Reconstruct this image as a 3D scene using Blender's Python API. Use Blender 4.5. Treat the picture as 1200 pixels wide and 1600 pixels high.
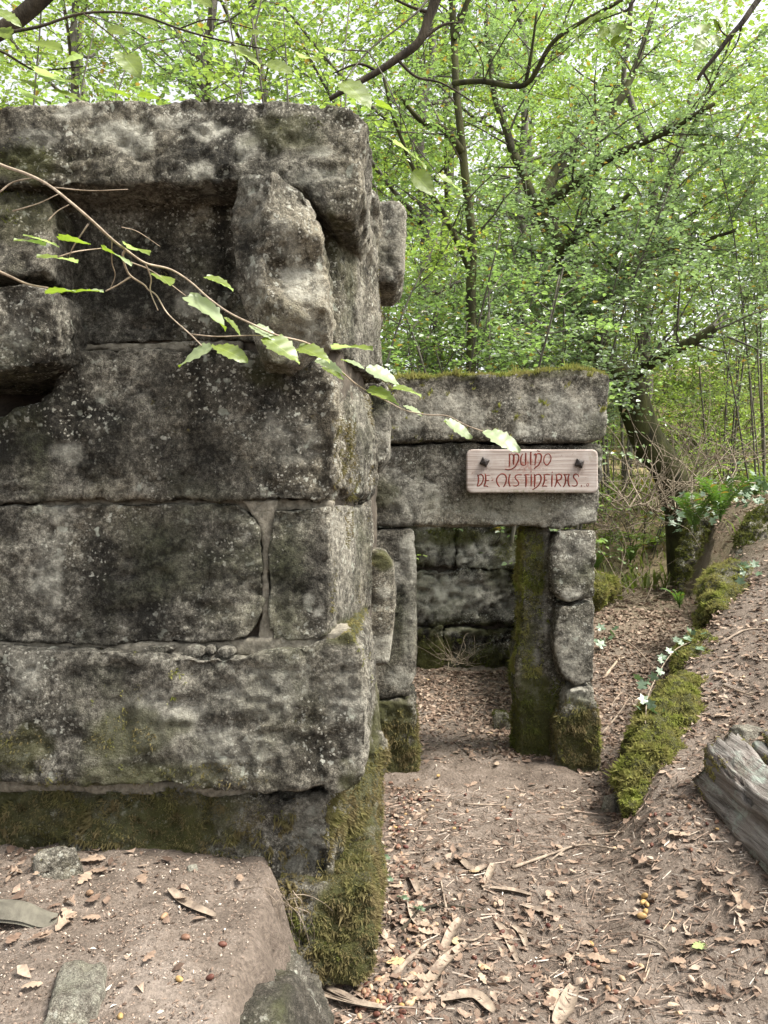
import bpy, math, random
import numpy as np
from mathutils import Vector, Matrix

# ------------------------------------------------------------------ clear, camera, sky, sun, exposure
for _o in list(bpy.data.objects):
    bpy.data.objects.remove(_o)
scene = bpy.context.scene
COL = scene.collection
CAM_Z = 1.7
F = 1202.0                      # focal length of the photograph in its own pixels
cam_d = bpy.data.cameras.new('camera')
cam_d.lens = 27.05
cam_d.sensor_width = 36.0
cam_d.clip_start = 0.05
cam_d.clip_end = 600.0
cam = bpy.data.objects.new('camera', cam_d)
COL.objects.link(cam)
cam.location = (0, 0, CAM_Z)
cam.rotation_euler = (math.radians(90), 0, 0)
scene.camera = cam

SUN_EL, SUN_AZ = 57.0, 106.0     # degrees; azimuth from +Y (into the picture) towards +X (right)
world = bpy.data.worlds.new('World')
scene.world = world
world.use_nodes = True
wn = world.node_tree
wn.nodes.clear()
sky = wn.nodes.new('ShaderNodeTexSky')
sky.sky_type = 'NISHITA'
sky.sun_disc = False
sky.sun_elevation = math.radians(SUN_EL)
sky.sun_rotation = math.radians(SUN_AZ)
sky.air_density = 1.0
sky.dust_density = 3.0
sky.ozone_density = 1.0
hs = wn.nodes.new('ShaderNodeHueSaturation')
hs.inputs['Saturation'].default_value = 0.12
hs.inputs['Value'].default_value = 1.0
bg = wn.nodes.new('ShaderNodeBackground')
bg.inputs['Strength'].default_value = 0.15
wo = wn.nodes.new('ShaderNodeOutputWorld')
wn.links.new(sky.outputs[0], hs.inputs['Color'])
wn.links.new(hs.outputs[0], bg.inputs['Color'])
wn.links.new(bg.outputs[0], wo.inputs['Surface'])

sun_d = bpy.data.lights.new('sun', 'SUN')
sun_d.energy = 3.2
sun_d.angle = math.radians(18)
sun_d.color = (1.0, 0.94, 0.84)
sun = bpy.data.objects.new('sun', sun_d)
COL.objects.link(sun)
_el, _az = math.radians(SUN_EL), math.radians(SUN_AZ)
sun.rotation_euler = Vector((math.cos(_el) * math.sin(_az), math.cos(_el) * math.cos(_az), math.sin(_el))).to_track_quat('Z', 'Y').to_euler()

vs = scene.view_settings
vs.view_transform = 'Standard'
vs.look = 'None'
vs.gamma = 1.0
vs.exposure = 1.36
vs.use_curve_mapping = False
try:
    scene.cycles.use_adaptive_sampling = True
    scene.cycles.adaptive_threshold = 0.02
    scene.cycles.max_bounces = 5
    scene.cycles.diffuse_bounces = 3
    scene.cycles.transmission_bounces = 4
    scene.cycles.transparent_max_bounces = 8
    scene.cycles.caustics_reflective = False
    scene.cycles.caustics_refractive = False
except Exception:
    pass

# ------------------------------------------------------------------ helpers
RNG = np.random.default_rng(7)
random.seed(7)


def P(px, py, D):
    """a pixel of the photograph at distance D along the view -> world point"""
    return np.array(((px - 600.0) / F * D, D, CAM_Z - (py - 800.0) / F * D))


def sstep(a, b, x):
    t = np.clip((x - a) / (b - a), 0, 1)
    return t * t * (3 - 2 * t)


def _hash(ix, iy, iz, seed):
    h = (ix * 374761393 + iy * 668265263 + iz * 2147483647 + seed * 1274126177) & 0xFFFFFFFF
    h = ((h ^ (h >> 13)) * 1274126177) & 0xFFFFFFFF
    h = ((h ^ (h >> 16)) * 2246822519) & 0xFFFFFFFF
    return ((h ^ (h >> 15)) & 0xFFFFFF) / float(0xFFFFFF)


def vnoise(p, seed=0):
    p = np.asarray(p, float)
    i = np.floor(p).astype(np.int64)
    f = p - i
    f = f * f * f * (f * (f * 6 - 15) + 10)
    out = 0
    for dx in (0, 1):
        wx = f[:, 0] if dx else 1 - f[:, 0]
        for dy in (0, 1):
            wy = f[:, 1] if dy else 1 - f[:, 1]
            for dz in (0, 1):
                wz = f[:, 2] if dz else 1 - f[:, 2]
                out = out + wx * wy * wz * _hash(i[:, 0] + dx, i[:, 1] + dy, i[:, 2] + dz, seed)
    return out * 2 - 1


def fbm(p, scale, octv=4, seed=0, gain=0.5):
    p = np.asarray(p, float) * scale
    a, s, tot = 1.0, 0, 0
    for k in range(octv):
        s = s + a * vnoise(p + k * 17.3, seed + k * 13)
        tot += a
        a *= gain
        p = p * 2.03
    return s / tot


class MB:
    """collects vertices and faces, builds ONE mesh object"""
    def __init__(self):
        self.v, self.q, self.t, self.n = [], [], [], 0
        self.attr = {}

    def add(self, v, quads=None, tris=None, **attr):
        v = np.asarray(v, float).reshape(-1, 3)
        self.v.append(v)
        if quads is not None and len(quads):
            self.q.append(np.asarray(quads, np.int64) + self.n)
        if tris is not None and len(tris):
            self.t.append(np.asarray(tris, np.int64) + self.n)
        for k, a in attr.items():
            self.attr.setdefault(k, []).append((self.n, np.broadcast_to(np.asarray(a, float), (len(v),)) if np.ndim(a) <= 1 else np.asarray(a, float)))
        self.n += len(v)
        return self

    def mesh(self, name, smooth=True):
        me = bpy.data.meshes.new(name)
        if self.n == 0:
            return me
        v = np.concatenate(self.v)
        q = np.concatenate(self.q) if self.q else np.zeros((0, 4), np.int64)
        t = np.concatenate(self.t) if self.t else np.zeros((0, 3), np.int64)
        loops = np.concatenate([q.ravel(), t.ravel()]).astype(np.int32)
        starts = np.concatenate([np.arange(len(q)) * 4, len(q) * 4 + np.arange(len(t)) * 3]).astype(np.int32)
        me.vertices.add(len(v))
        me.vertices.foreach_set('co', v.astype(np.float32).ravel())
        me.loops.add(len(loops))
        me.loops.foreach_set('vertex_index', loops)
        me.polygons.add(len(starts))
        me.polygons.foreach_set('loop_start', starts)
        me.polygons.foreach_set('use_smooth', np.full(len(starts), smooth, dtype=bool))
        for k, parts in self.attr.items():
            arr = np.zeros(len(v), np.float32)
            for s, a in parts:
                arr[s:s + len(a)] = a
            at = me.attributes.new(k, 'FLOAT', 'POINT')
            at.data.foreach_set('value', arr)
        me.update(calc_edges=True)
        return me

    def build(self, name, mat, parent=None, smooth=True, **props):
        me = self.mesh(name, smooth)
        return link(name, me, mat, parent, **props)


def link(name, me, mat=None, parent=None, loc=None, rot=None, **props):
    o = bpy.data.objects.new(name, me)
    COL.objects.link(o)
    if mat is not None and me is not None and not me.materials:
        me.materials.append(mat)
    if loc is not None:
        o.location = loc
    if rot is not None:
        o.rotation_euler = rot
    if parent is not None:
        o.parent = parent
        if parent.type == 'EMPTY' or tuple(parent.location) != (0, 0, 0):
            o.matrix_parent_inverse = parent.matrix_basis.inverted()
    for k, a in props.items():
        o[k] = a
    return o


def thing(name, label, cat, loc=(0, 0, 0), group=None, kind='thing'):
    o = bpy.data.objects.new(name, None)
    COL.objects.link(o)
    o.location = loc
    o.empty_display_size = 0.1
    return tag(o, label, cat, group, kind)


def tag(o, label, cat, group=None, kind=None):
    o['label'] = label
    o['category'] = cat
    if group:
        o['group'] = group
    if kind:
        o['kind'] = kind
    return o


def tube(mb, pts, radii, sides=6, cap=True, **attr):
    pts = np.asarray(pts, float)
    n = len(pts)
    radii = np.broadcast_to(np.asarray(radii, float), (n,))
    tan = np.gradient(pts, axis=0)
    tan /= np.linalg.norm(tan, axis=1)[:, None] + 1e-9
    ref = np.array((0.31, 0.17, 0.93))
    if abs(tan[0] @ ref) > 0.9:
        ref = np.array((1.0, 0.1, 0.05))
    u = np.cross(tan, ref)
    u /= np.linalg.norm(u, axis=1)[:, None] + 1e-9
    w = np.cross(tan, u)
    a = np.arange(sides) * 2 * math.pi / sides
    v = pts[:, None] + radii[:, None, None] * (np.cos(a)[None, :, None] * u[:, None] + np.sin(a)[None, :, None] * w[:, None])
    v = v.reshape(-1, 3)
    i = np.arange(n - 1)[:, None] * sides
    j = np.arange(sides)[None]
    j2 = (j + 1) % sides
    q = np.stack([i + j, i + j2, i + sides + j2, i + sides + j], -1).reshape(-1, 4)
    t = None
    if cap:
        e = (n - 1) * sides
        v = np.concatenate([v, pts[-1:], pts[:1]])
        jj = np.arange(sides)
        t = np.concatenate([np.stack([e + jj, e + (jj + 1) % sides, np.full(sides, n * sides)], -1),
                            np.stack([(jj + 1) % sides, jj, np.full(sides, n * sides + 1)], -1)])
    mb.add(v, q, t, **attr)


def smoothpath(pts, k=6):
    """Catmull-Rom through the points"""
    p = np.asarray(pts, float)
    if len(p) < 3:
        t = np.linspace(0, 1, k + 1)[:, None]
        return p[0] * (1 - t) + p[-1] * t
    q = np.concatenate([[2 * p[0] - p[1]], p, [2 * p[-1] - p[-2]]])
    out = []
    for i in range(len(p) - 1):
        a, b, c, d = q[i:i + 4]
        t = (np.arange(k) / k)[:, None]
        out.append(0.5 * (2 * b + (c - a) * t + (2 * a - 5 * b + 4 * c - d) * t ** 2 + (3 * b - a - 3 * c + d) * t ** 3))
    out.append(p[-1:])
    return np.concatenate(out)


# ------------------------------------------------------------------ materials
def new_mat(name):
    m = bpy.data.materials.new(name)
    m.use_nodes = True
    m.node_tree.nodes.clear()
    return m, m.node_tree


class NT:
    def __init__(self, nt):
        self.nt = nt

    def n(self, typ, ins=None, **props):
        nd = self.nt.nodes.new(typ)
        for k, a in props.items():
            setattr(nd, k, a)
        for k, a in (ins or {}).items():
            s = nd.inputs[k]
            if hasattr(a, 'is_output') or isinstance(a, bpy.types.NodeSocket):
                self.nt.links.new(a, s)
            else:
                s.default_value = a
        return nd

    def noise(self, vec, scale, detail=4, rough=0.55, dist=0.0, out='Fac'):
        return self.n('ShaderNodeTexNoise', {'Vector': vec, 'Scale': scale, 'Detail': detail, 'Roughness': rough, 'Distortion': dist}).outputs[out]

    def ramp(self, fac, stops, interp='LINEAR'):
        nd = self.n('ShaderNodeValToRGB', {'Fac': fac})
        cr = nd.color_ramp
        cr.interpolation = interp
        while len(cr.elements) < len(stops):
            cr.elements.new(0.5)
        for e, (p, c) in zip(cr.elements, stops):
            e.position = p
            e.color = (c, c, c, 1) if not hasattr(c, '__len__') else (*c, 1)
        return nd.outputs['Color']

    def mix(self, fac, a, b, mode='MIX'):
        nd = self.n('ShaderNodeMix', data_type='RGBA', blend_type=mode)
        for s, val in ((nd.inputs[0], fac), (nd.inputs[6], a), (nd.inputs[7], b)):
            if isinstance(val, bpy.types.NodeSocket):
                self.nt.links.new(val, s)
            elif hasattr(val, '__len__'):
                s.default_value = (*val, 1)
            else:
                s.default_value = val
        return nd.outputs[2]

    def math(self, op, a, b=0.0, c=0.0, clamp=False):
        nd = self.n('ShaderNodeMath', operation=op, use_clamp=clamp)
        for s, val in zip(nd.inputs, (a, b, c)):
            if isinstance(val, bpy.types.NodeSocket):
                self.nt.links.new(val, s)
            else:
                s.default_value = val
        return nd.outputs[0]

    def attr(self, name, typ='GEOMETRY'):
        return self.n('ShaderNodeAttribute', attribute_name=name, attribute_type=typ).outputs['Fac']

    def vscale(self, vec, s):
        return self.n('ShaderNodeVectorMath', {0: vec, 1: s}, operation='MULTIPLY').outputs[0]

    def out(self, shader):
        o = self.n('ShaderNodeOutputMaterial')
        self.nt.links.new(shader, o.inputs['Surface'])

    def principled(self, col, rough=0.9, bump=None, spec=0.25, **kw):
        ins = {'Base Color': col if isinstance(col, bpy.types.NodeSocket) else (*col, 1), 'Roughness': rough, 'Specular IOR Level': spec}
        if bump is not None:
            ins['Normal'] = bump
        ins.update(kw)
        return self.n('ShaderNodeBsdfPrincipled', ins).outputs[0]


def stone_material(name, dark, mid, pale, warm):
    m, nt = new_mat(name)
    g = NT(nt)
    pos = g.n('ShaderNodeNewGeometry').outputs['Position']
    tone = g.attr('tone', 'OBJECT')
    lich, dk, mossy, side = g.attr('lich'), g.attr('dark'), g.attr('mossy'), g.attr('side')
    big = g.noise(pos, 2.6, 4, 0.6, 0.6)
    med = g.noise(pos, 11.0, 5, 0.65, 0.4)
    fine = g.noise(pos, 48.0, 5, 0.75)
    grit = g.noise(pos, 260.0, 2, 0.7)
    streak = g.noise(g.vscale(pos, (7.0, 7.0, 0.9)), 1.0, 3, 0.6)
    f1 = g.math('ADD', g.math('MULTIPLY', big, 0.70), g.math('MULTIPLY', med, 0.47))
    f1 = g.math('ADD', f1, g.math('MULTIPLY', g.math('SUBTRACT', streak, 0.5), 0.45))
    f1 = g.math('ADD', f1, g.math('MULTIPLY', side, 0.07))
    f1 = g.math('ADD', f1, g.math('MULTIPLY', g.math('SUBTRACT', fine, 0.5), 1.15))
    f1 = g.math('SUBTRACT', f1, g.math('MULTIPLY', dk, 0.23))
    f1 = g.math('ADD', f1, tone)
    col = g.ramp(f1, [(0.34, dark), (0.58, mid), (0.84, pale)])
    col = g.mix(g.ramp(g.noise(pos, 1.7, 4, 0.6), [(0.45, 0.0), (0.70, 0.55)]), col, warm, 'MULTIPLY')
    # grains of quartz and mica
    gr = g.ramp(grit, [(0.33, 0.5), (0.5, 1.0), (0.68, 1.7)])
    col = g.mix(0.9, col, gr, 'MULTIPLY')
    # crustose lichen: many small round spots and fewer large ones
    for sc, lo, hi, thr, c in ((30.0, 0.20, 0.32, 0.55, (0.58, 0.58, 0.50)), (13.0, 0.16, 0.26, 0.58, (0.48, 0.50, 0.42)), (70.0, 0.22, 0.36, 0.50, (0.58, 0.56, 0.48))):
        wob = g.n('ShaderNodeVectorMath', {0: pos, 1: g.vscale(g.noise(pos, sc * 2.2, 1, 0.6, 0, 'Color'), (0.95 / sc, 0.95 / sc, 0.95 / sc))}, operation='ADD').outputs[0]
        vo = g.n('ShaderNodeTexVoronoi', {'Vector': wob, 'Scale': sc, 'Randomness': 1.0})
        rnd = g.n('ShaderNodeSeparateColor', {'Color': vo.outputs['Color']}).outputs[0]
        rad = g.math('MULTIPLY', rnd, 1.0)
        spot = g.ramp(vo.outputs['Distance'], [(lo, 1.0), (hi, 0.0)])
        where = g.math('MULTIPLY', g.math('GREATER_THAN', rad, thr), g.ramp(g.noise(pos, 3.3, 4, 0.6, 0.0), [(0.45, 0.0), (0.58, 1.0)]))
        col = g.mix(g.math('MULTIPLY', g.math('MULTIPLY', spot, where), 0.85), col, c)
    lf = g.math('MULTIPLY', lich, g.ramp(g.math('ADD', g.math('MULTIPLY', med, 0.6), g.math('MULTIPLY', fine, 0.4)), [(0.36, 0.15), (0.56, 1.0)]))
    col = g.mix(lf, col, g.mix(fine, (0.42, 0.41, 0.34), (0.68, 0.66, 0.57)))
    mo = g.math('MULTIPLY', mossy, g.ramp(fine, [(0.3, 0.55), (0.55, 1.0)]), clamp=True)
    col = g.mix(mo, col, g.mix(med, (0.035, 0.038, 0.013), (0.115, 0.115, 0.036)))
    algae = g.math('MULTIPLY', g.ramp(g.noise(pos, 1.9, 5, 0.6, 0.3), [(0.52, 0.0), (0.68, 0.6)]), g.ramp(fine, [(0.4, 0.2), (0.6, 1.0)]))
    col = g.mix(algae, col, (0.10, 0.11, 0.055))
    h = g.noise(pos, 24.0, 6, 0.8)
    b = g.n('ShaderNodeBump', {'Height': h, 'Strength': 1.0, 'Distance': 0.045}).outputs[0]
    g.out(g.principled(col, 0.93, b, 0.2))
    return m


def moss_material(name, a, b, dry):
    m, nt = new_mat(name)
    g = NT(nt)
    geo = g.n('ShaderNodeNewGeometry')
    rnd = geo.outputs['Random Per Island']
    pos = geo.outputs['Position']
    col = g.mix(rnd, a, b)
    col = g.mix(g.ramp(g.noise(pos, 7.0, 4, 0.6), [(0.38, 0.0), (0.60, 0.85)]), col, dry)
    d = g.n('ShaderNodeBsdfDiffuse', {'Color': col, 'Roughness': 0.5}).outputs[0]
    t = g.n('ShaderNodeBsdfTranslucent', {'Color': col}).outputs[0]
    g.out(g.n('ShaderNodeMixShader', {0: 0.35, 1: d, 2: t}).outputs[0])
    return m


def leaf_material(name, c1, c2, c3, transl=0.5, tcol=1.6, gloss=0.06, veins=False):
    m, nt = new_mat(name)
    g = NT(nt)
    geo = g.n('ShaderNodeNewGeometry')
    rnd = geo.outputs['Random Per Island']
    col = g.ramp(rnd, [(0.0, c1), (0.5, c2), (1.0, c3)])
    if veins:
        u, v = g.attr('lu'), g.attr('lv')
        a = g.math('ABSOLUTE', u)
        ph = g.math('SUBTRACT', v, g.math('MULTIPLY', a, 0.28))
        w = g.math('ABSOLUTE', g.math('SINE', g.math('MULTIPLY', ph, 27.0)))
        line = g.ramp(w, [(0.0, 1.0), (0.22, 0.0)])
        mid = g.ramp(a, [(0.0, 1.0), (0.07, 0.0)])
        vn = g.math('MAXIMUM', g.math('MULTIPLY', line, 0.55), mid)
        patch = g.noise(geo.outputs['Position'], 28.0, 3, 0.6)
        col = g.mix(g.ramp(patch, [(0.4, 0.0), (0.7, 0.45)]), col, tuple(x * 0.6 for x in c1))
        col = g.mix(g.math('MULTIPLY', vn, 0.5), col, tuple(min(1, x * 1.9 + 0.02) for x in c2))
        # the underside of a hazel leaf is pale and matt
        col = g.mix(g.math('SUBTRACT', 1.0, geo.outputs['Backfacing']), col, g.mix(0.55, col, (0.36, 0.42, 0.30)))
    else:
        tone = g.attr('tone', 'OBJECT')
        nz = g.noise(geo.outputs['Position'], 0.9, 3, 0.6)
        col = g.mix(g.ramp(nz, [(0.35, 0.0), (0.7, 0.8)]), col, g.mix(0.5, c2, c3), 'MIX')
        # some leaves turning yellow or brown at the end of summer
        col = g.mix(g.ramp(g.n('ShaderNodeTexWhiteNoise', {'W': rnd}, noise_dimensions='1D').outputs['Value'], [(0.965, 0.0), (0.97, 1.0)]), col, (0.20, 0.13, 0.03))
    d = g.n('ShaderNodeBsdfDiffuse', {'Color': col}).outputs[0]
    tc = g.mix(1.0, col, (tcol * 0.98, tcol * 1.1, tcol * 0.62), 'MULTIPLY')
    t = g.n('ShaderNodeBsdfTranslucent', {'Color': tc}).outputs[0]
    s = g.n('ShaderNodeMixShader', {0: transl, 1: d, 2: t}).outputs[0]
    gl = g.n('ShaderNodeBsdfGlossy', {'Color': (0.9, 0.95, 0.9, 1), 'Roughness': 0.42}).outputs[0]
    g.out(g.n('ShaderNodeMixShader', {0: gloss, 1: s, 2: gl}).outputs[0])
    return m


def litter_material(name, stops, attr=False, rough=0.8, transl=0.12):
    m, nt = new_mat(name)
    g = NT(nt)
    geo = g.n('ShaderNodeNewGeometry')
    rnd = g.attr('shade', 'OBJECT') if attr else geo.outputs['Random Per Island']
    col = g.ramp(rnd, stops)
    nz = g.noise(geo.outputs['Position'], 55.0, 4, 0.65)
    col = g.mix(0.85, col, g.ramp(nz, [(0.3, 0.6), (0.7, 1.3)]), 'MULTIPLY')
    b = g.n('ShaderNodeBump', {'Height': nz, 'Strength': 0.4, 'Distance': 0.004}).outputs[0]
    p = g.principled(col, rough, b, 0.2)
    if transl:
        t = g.n('ShaderNodeBsdfTranslucent', {'Color': col}).outputs[0]
        p = g.n('ShaderNodeMixShader', {0: transl, 1: p, 2: t}).outputs[0]
    g.out(p)
    return m


def simple(name, c1, c2, scale=20.0, rough=0.85, stretch=(1, 1, 1), bump=0.5, bdist=0.006, detail=6, lo=0.35, hi=0.65, spec=0.25, metallic=0.0):
    m, nt = new_mat(name)
    g = NT(nt)
    tc = g.n('ShaderNodeTexCoord').outputs['Object']
    v = g.vscale(tc, stretch)
    nz = g.noise(v, scale, detail, 0.65, 0.3)
    col = g.ramp(nz, [(lo, c1), (hi, c2)])
    b = g.n('ShaderNodeBump', {'Height': nz, 'Strength': bump, 'Distance': bdist}).outputs[0]
    g.out(g.principled(col, rough, b, spec, Metallic=metallic))
    return m


M = {}
M['stone'] = stone_material('granite', (0.024, 0.0225, 0.0185), (0.108, 0.100, 0.082), (0.385, 0.362, 0.30), (1.0, 0.92, 0.76))
M['rock'] = stone_material('bank_rock', (0.06, 0.055, 0.045), (0.16, 0.145, 0.12), (0.34, 0.33, 0.27), (1.0, 0.88, 0.78))
M['mortar'] = simple('mortar', (0.11, 0.10, 0.078), (0.27, 0.245, 0.195), 45, 0.95, bump=0.9, bdist=0.01)
M['core'] = simple('rubble_core', (0.05, 0.042, 0.033), (0.13, 0.11, 0.085), 14, 0.95, bump=0.9, bdist=0.02)
M['hollow'] = simple('hollow_shade', (0.012, 0.010, 0.008), (0.045, 0.036, 0.028), 16, 0.95, bump=0.9, bdist=0.02)  # near-black colour carries the shade of the recess under the upper-left block
M['moss_dark'] = moss_material('moss_dark', (0.095, 0.097, 0.035), (0.225, 0.205, 0.085), (0.20, 0.16, 0.085))
M['moss_green'] = moss_material('moss_green', (0.075, 0.098, 0.022), (0.165, 0.180, 0.050), (0.14, 0.135, 0.052))
M['moss_bright'] = moss_material('moss_bright', (0.17, 0.205, 0.042), (0.36, 0.38, 0.105), (0.28, 0.25, 0.10))
M['moss_pale'] = moss_material('moss_pale', (0.20, 0.19, 0.06), (0.33, 0.31, 0.12), (0.30, 0.26, 0.12))
M['hazel'] = leaf_material('hazel_leaf', (0.12, 0.165, 0.025), (0.15, 0.20, 0.030), (0.18, 0.22, 0.035), 0.45, 1.9, 0.05, veins=True)
M['bark'] = simple('bark', (0.018, 0.015, 0.011), (0.075, 0.062, 0.042), 9, 0.95, (1, 1, 0.25), 1.0, 0.03)
M['bark_moss'] = simple('mossy_bark', (0.022, 0.020, 0.012), (0.075, 0.078, 0.028), 6, 0.95, (1, 1, 0.4), 1.0, 0.03)
M['bark_grey'] = simple('grey_bark', (0.055, 0.05, 0.04), (0.15, 0.14, 0.11), 12, 0.9, (1, 1, 0.3), 0.8, 0.01)
M['twig'] = simple('twig', (0.22, 0.17, 0.12), (0.44, 0.36, 0.27), 40, 0.8, bump=0.3, bdist=0.002)
M['dry_twig'] = simple('dry_twig', (0.14, 0.11, 0.08), (0.36, 0.30, 0.22), 30, 0.85, bump=0.3, bdist=0.003)
M['litter'] = litter_material('dry_leaves', [(0.0, (0.075, 0.050, 0.037)), (0.3, (0.155, 0.105, 0.078)), (0.6, (0.245, 0.175, 0.130)), (0.85, (0.33, 0.25, 0.19)), (1.0, (0.42, 0.335, 0.26))])
M['leaf_dry'] = litter_material('fallen_oak_leaf', [(0.0, (0.14, 0.09, 0.066)), (0.4, (0.26, 0.185, 0.135)), (0.8, (0.40, 0.31, 0.23)), (0.9, (0.46, 0.32, 0.13)), (1.0, (0.28, 0.34, 0.14))], attr=True)
M['debris'] = litter_material('ground_debris', [(0.0, (0.06, 0.045, 0.035)), (0.4, (0.17, 0.12, 0.09)), (0.8, (0.33, 0.255, 0.20)), (0.93, (0.42, 0.35, 0.28)), (1.0, (0.62, 0.57, 0.50))], transl=0)
M['acorn'] = litter_material('acorn_shell', [(0.0, (0.085, 0.030, 0.024)), (0.3, (0.17, 0.085, 0.058)), (0.55, (0.28, 0.18, 0.12)), (0.75, (0.38, 0.25, 0.10)), (1.0, (0.42, 0.32, 0.25))], attr=True, rough=0.45, transl=0)
M['stick'] = simple('stick', (0.13, 0.10, 0.078), (0.34, 0.275, 0.21), 22, 0.88, (1, 1, 1), 0.6, 0.004)
M['fern'] = leaf_material('fern_green', (0.055, 0.10, 0.022), (0.08, 0.145, 0.032), (0.115, 0.19, 0.045), 0.4, 1.5, 0.04)
M['ivy'] = leaf_material('ivy_green', (0.05, 0.09, 0.045), (0.08, 0.13, 0.068), (0.14, 0.195, 0.12), 0.2, 1.3, 0.06)
M['grass'] = leaf_material('grass_green', (0.08, 0.12, 0.025), (0.13, 0.17, 0.04), (0.20, 0.20, 0.07), 0.4, 1.5, 0.03)

# ------------------------------------------------------------------ terrain
LINE_Y = np.array([2.0, 3.6, 4.0, 4.4, 5.0, 5.6, 6.5, 7.2, 8.5, 11.0, 14.0])
LINE_X = np.array([1.00, 1.14, 1.29, 1.46, 1.78, 2.13, 2.74, 3.12, 3.75, 4.60, 5.20])     # foot of the mossy stones right of the gully
G_Y = np.array([-10, 0, 4.9, 6.5, 8.0, 10.0, 11.3, 12.3, 14.0, 16.0, 20, 28, 45, 80, 160])
G_Z = np.array([0.05, 0.0, 0.0, 0.16, 0.40, 0.68, 0.55, 0.75, 1.75, 2.0, 2.7, 4.6, 8.0, 14.0, 24.0])


def ground_z(x, y, detail=True):
    x = np.asarray(x, float)
    y = np.asarray(y, float)
    g0 = np.interp(y, G_Y, G_Z)
    g0 = g0 + 0.10 * np.clip(x - 3, 0, 40) * sstep(9, 16, y)
    # inside the ruin the floor stays nearly flat
    ins = sstep(-0.35, -0.05, x) * (1 - sstep(1.45, 1.6, x)) * sstep(4.9, 5.2, y) * (1 - sstep(7.8, 8.3, y))
    g0 = g0 * (1 - ins) + (0.015 + 0.035 * (y - 5)) * ins
    # right-hand bank above the gully
    r = -0.52 + 0.235 * np.clip(x, -5, 9) + 0.105 * np.clip(y, 0, 12)
    r = np.maximum(r, 0.0) + 0.0
    r = r + 0.05 * np.clip(x - 2.2, 0, 8)
    lx = np.interp(y, LINE_Y, LINE_X)
    wid = np.interp(y, [2.5, 3.8, 4.6], [0.9, 0.45, 0.14])
    s = sstep(-0.5, 0.5, (x - lx) / wid) * (1 - sstep(10.5, 13.0, y))
    h = g0 * (1 - s) + np.maximum(r, g0) * s
    # left-hand bank in front of the wall
    ex = np.interp(y, [0.5, 1.5, 2.0, 2.4, 2.7, 2.85], [-0.42, -0.38, -0.35, -0.32, -0.32, -0.40])
    ex = ex + 0.10 * fbm(np.stack([x.ravel() * .3, y.ravel(), 0 * x.ravel()], -1), 4.0, 3, 71).reshape(x.shape)
    b = (1 - sstep(ex - 0.08, ex + 0.12, x)) * (1 - sstep(3.0, 3.1, y))
    h = np.maximum(h, b * (0.43 + 0.03 * np.clip(-x - 1, -1, 3) + 0.02 * (y - 2.4)))
    # trodden hollow across the near path
    h = h - 0.05 * np.exp(-(((x - 0.62) / 0.25) ** 2)) * (1 - sstep(3.1, 3.9, y)) * (1 - sstep(0.0, 0.2, b))
    h = h + 0.045 * sstep(4.80, 4.845, y + .03 * np.sin(x * 7)) * sstep(.2, .35, x) * (1 - sstep(1.1, 1.3, x)) * (1 - sstep(5.2, 6.2, y))
    h = h + 0.02 * np.exp(-(((x - 0.65) / 0.35) ** 2 + ((y - 4.72) / 0.16) ** 2))
    if detail:
        p = np.stack([x.ravel(), y.ravel(), np.zeros(x.size)], -1)
        dd = (0.026 * fbm(p, 2.3, 3, 3) + 0.018 * fbm(p, 9.0, 3, 9)).reshape(x.shape)
        far = sstep(8, 20, y)
        dd = dd + far * 0.35 * fbm(p, 0.25, 3, 5).reshape(x.shape)
        h = h + dd
    return h


def gz(x, y):
    return float(ground_z(np.array([x]), np.array([y]))[0])


def hit(px, py, off=0.0):
    """the place on the ground that the photograph shows at a pixel"""
    d = np.linspace(1.3, 30, 1500)
    x = (px - 600.0) / F * d
    z = CAM_Z - (py - 800.0) / F * d
    g = ground_z(x, d)
    k = np.argmax(z <= g)
    if z[k] > g[k]:
        k = -1
    return np.array((x[k], d[k], g[k] + off))


def axis(lo, hi, dense_lo, dense_hi, n_dense, n_out):
    a = np.linspace(dense_lo, dense_hi, n_dense)
    t = np.linspace(0, 1, n_out + 1)[1:] ** 2.6
    return np.concatenate([(dense_lo - (dense_lo - lo) * t)[::-1], a, dense_hi + (hi - dense_hi) * t])


gx = axis(-150, 150, -1.6, 2.8, 190, 40)
gy = axis(-40, 170, 1.5, 6.0, 190, 70)
XX, YY = np.meshgrid(gx, gy)
ZZ = ground_z(XX, YY)
pp = np.stack([XX.ravel(), YY.ravel(), ZZ.ravel()], -1)
near = (1 - sstep(5, 9, pp[:, 1]))
pp[:, 2] += near * (0.011 * fbm(pp, 22, 3, 21) + 0.008 * np.abs(fbm(pp, 48, 2, 31)))
nx, ny = len(gx), len(gy)
ii, jj = np.meshgrid(np.arange(nx - 1), np.arange(ny - 1))
a0 = (jj * nx + ii).ravel()
gq = np.stack([a0, a0 + 1, a0 + nx + 1, a0 + nx], -1)

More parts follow.
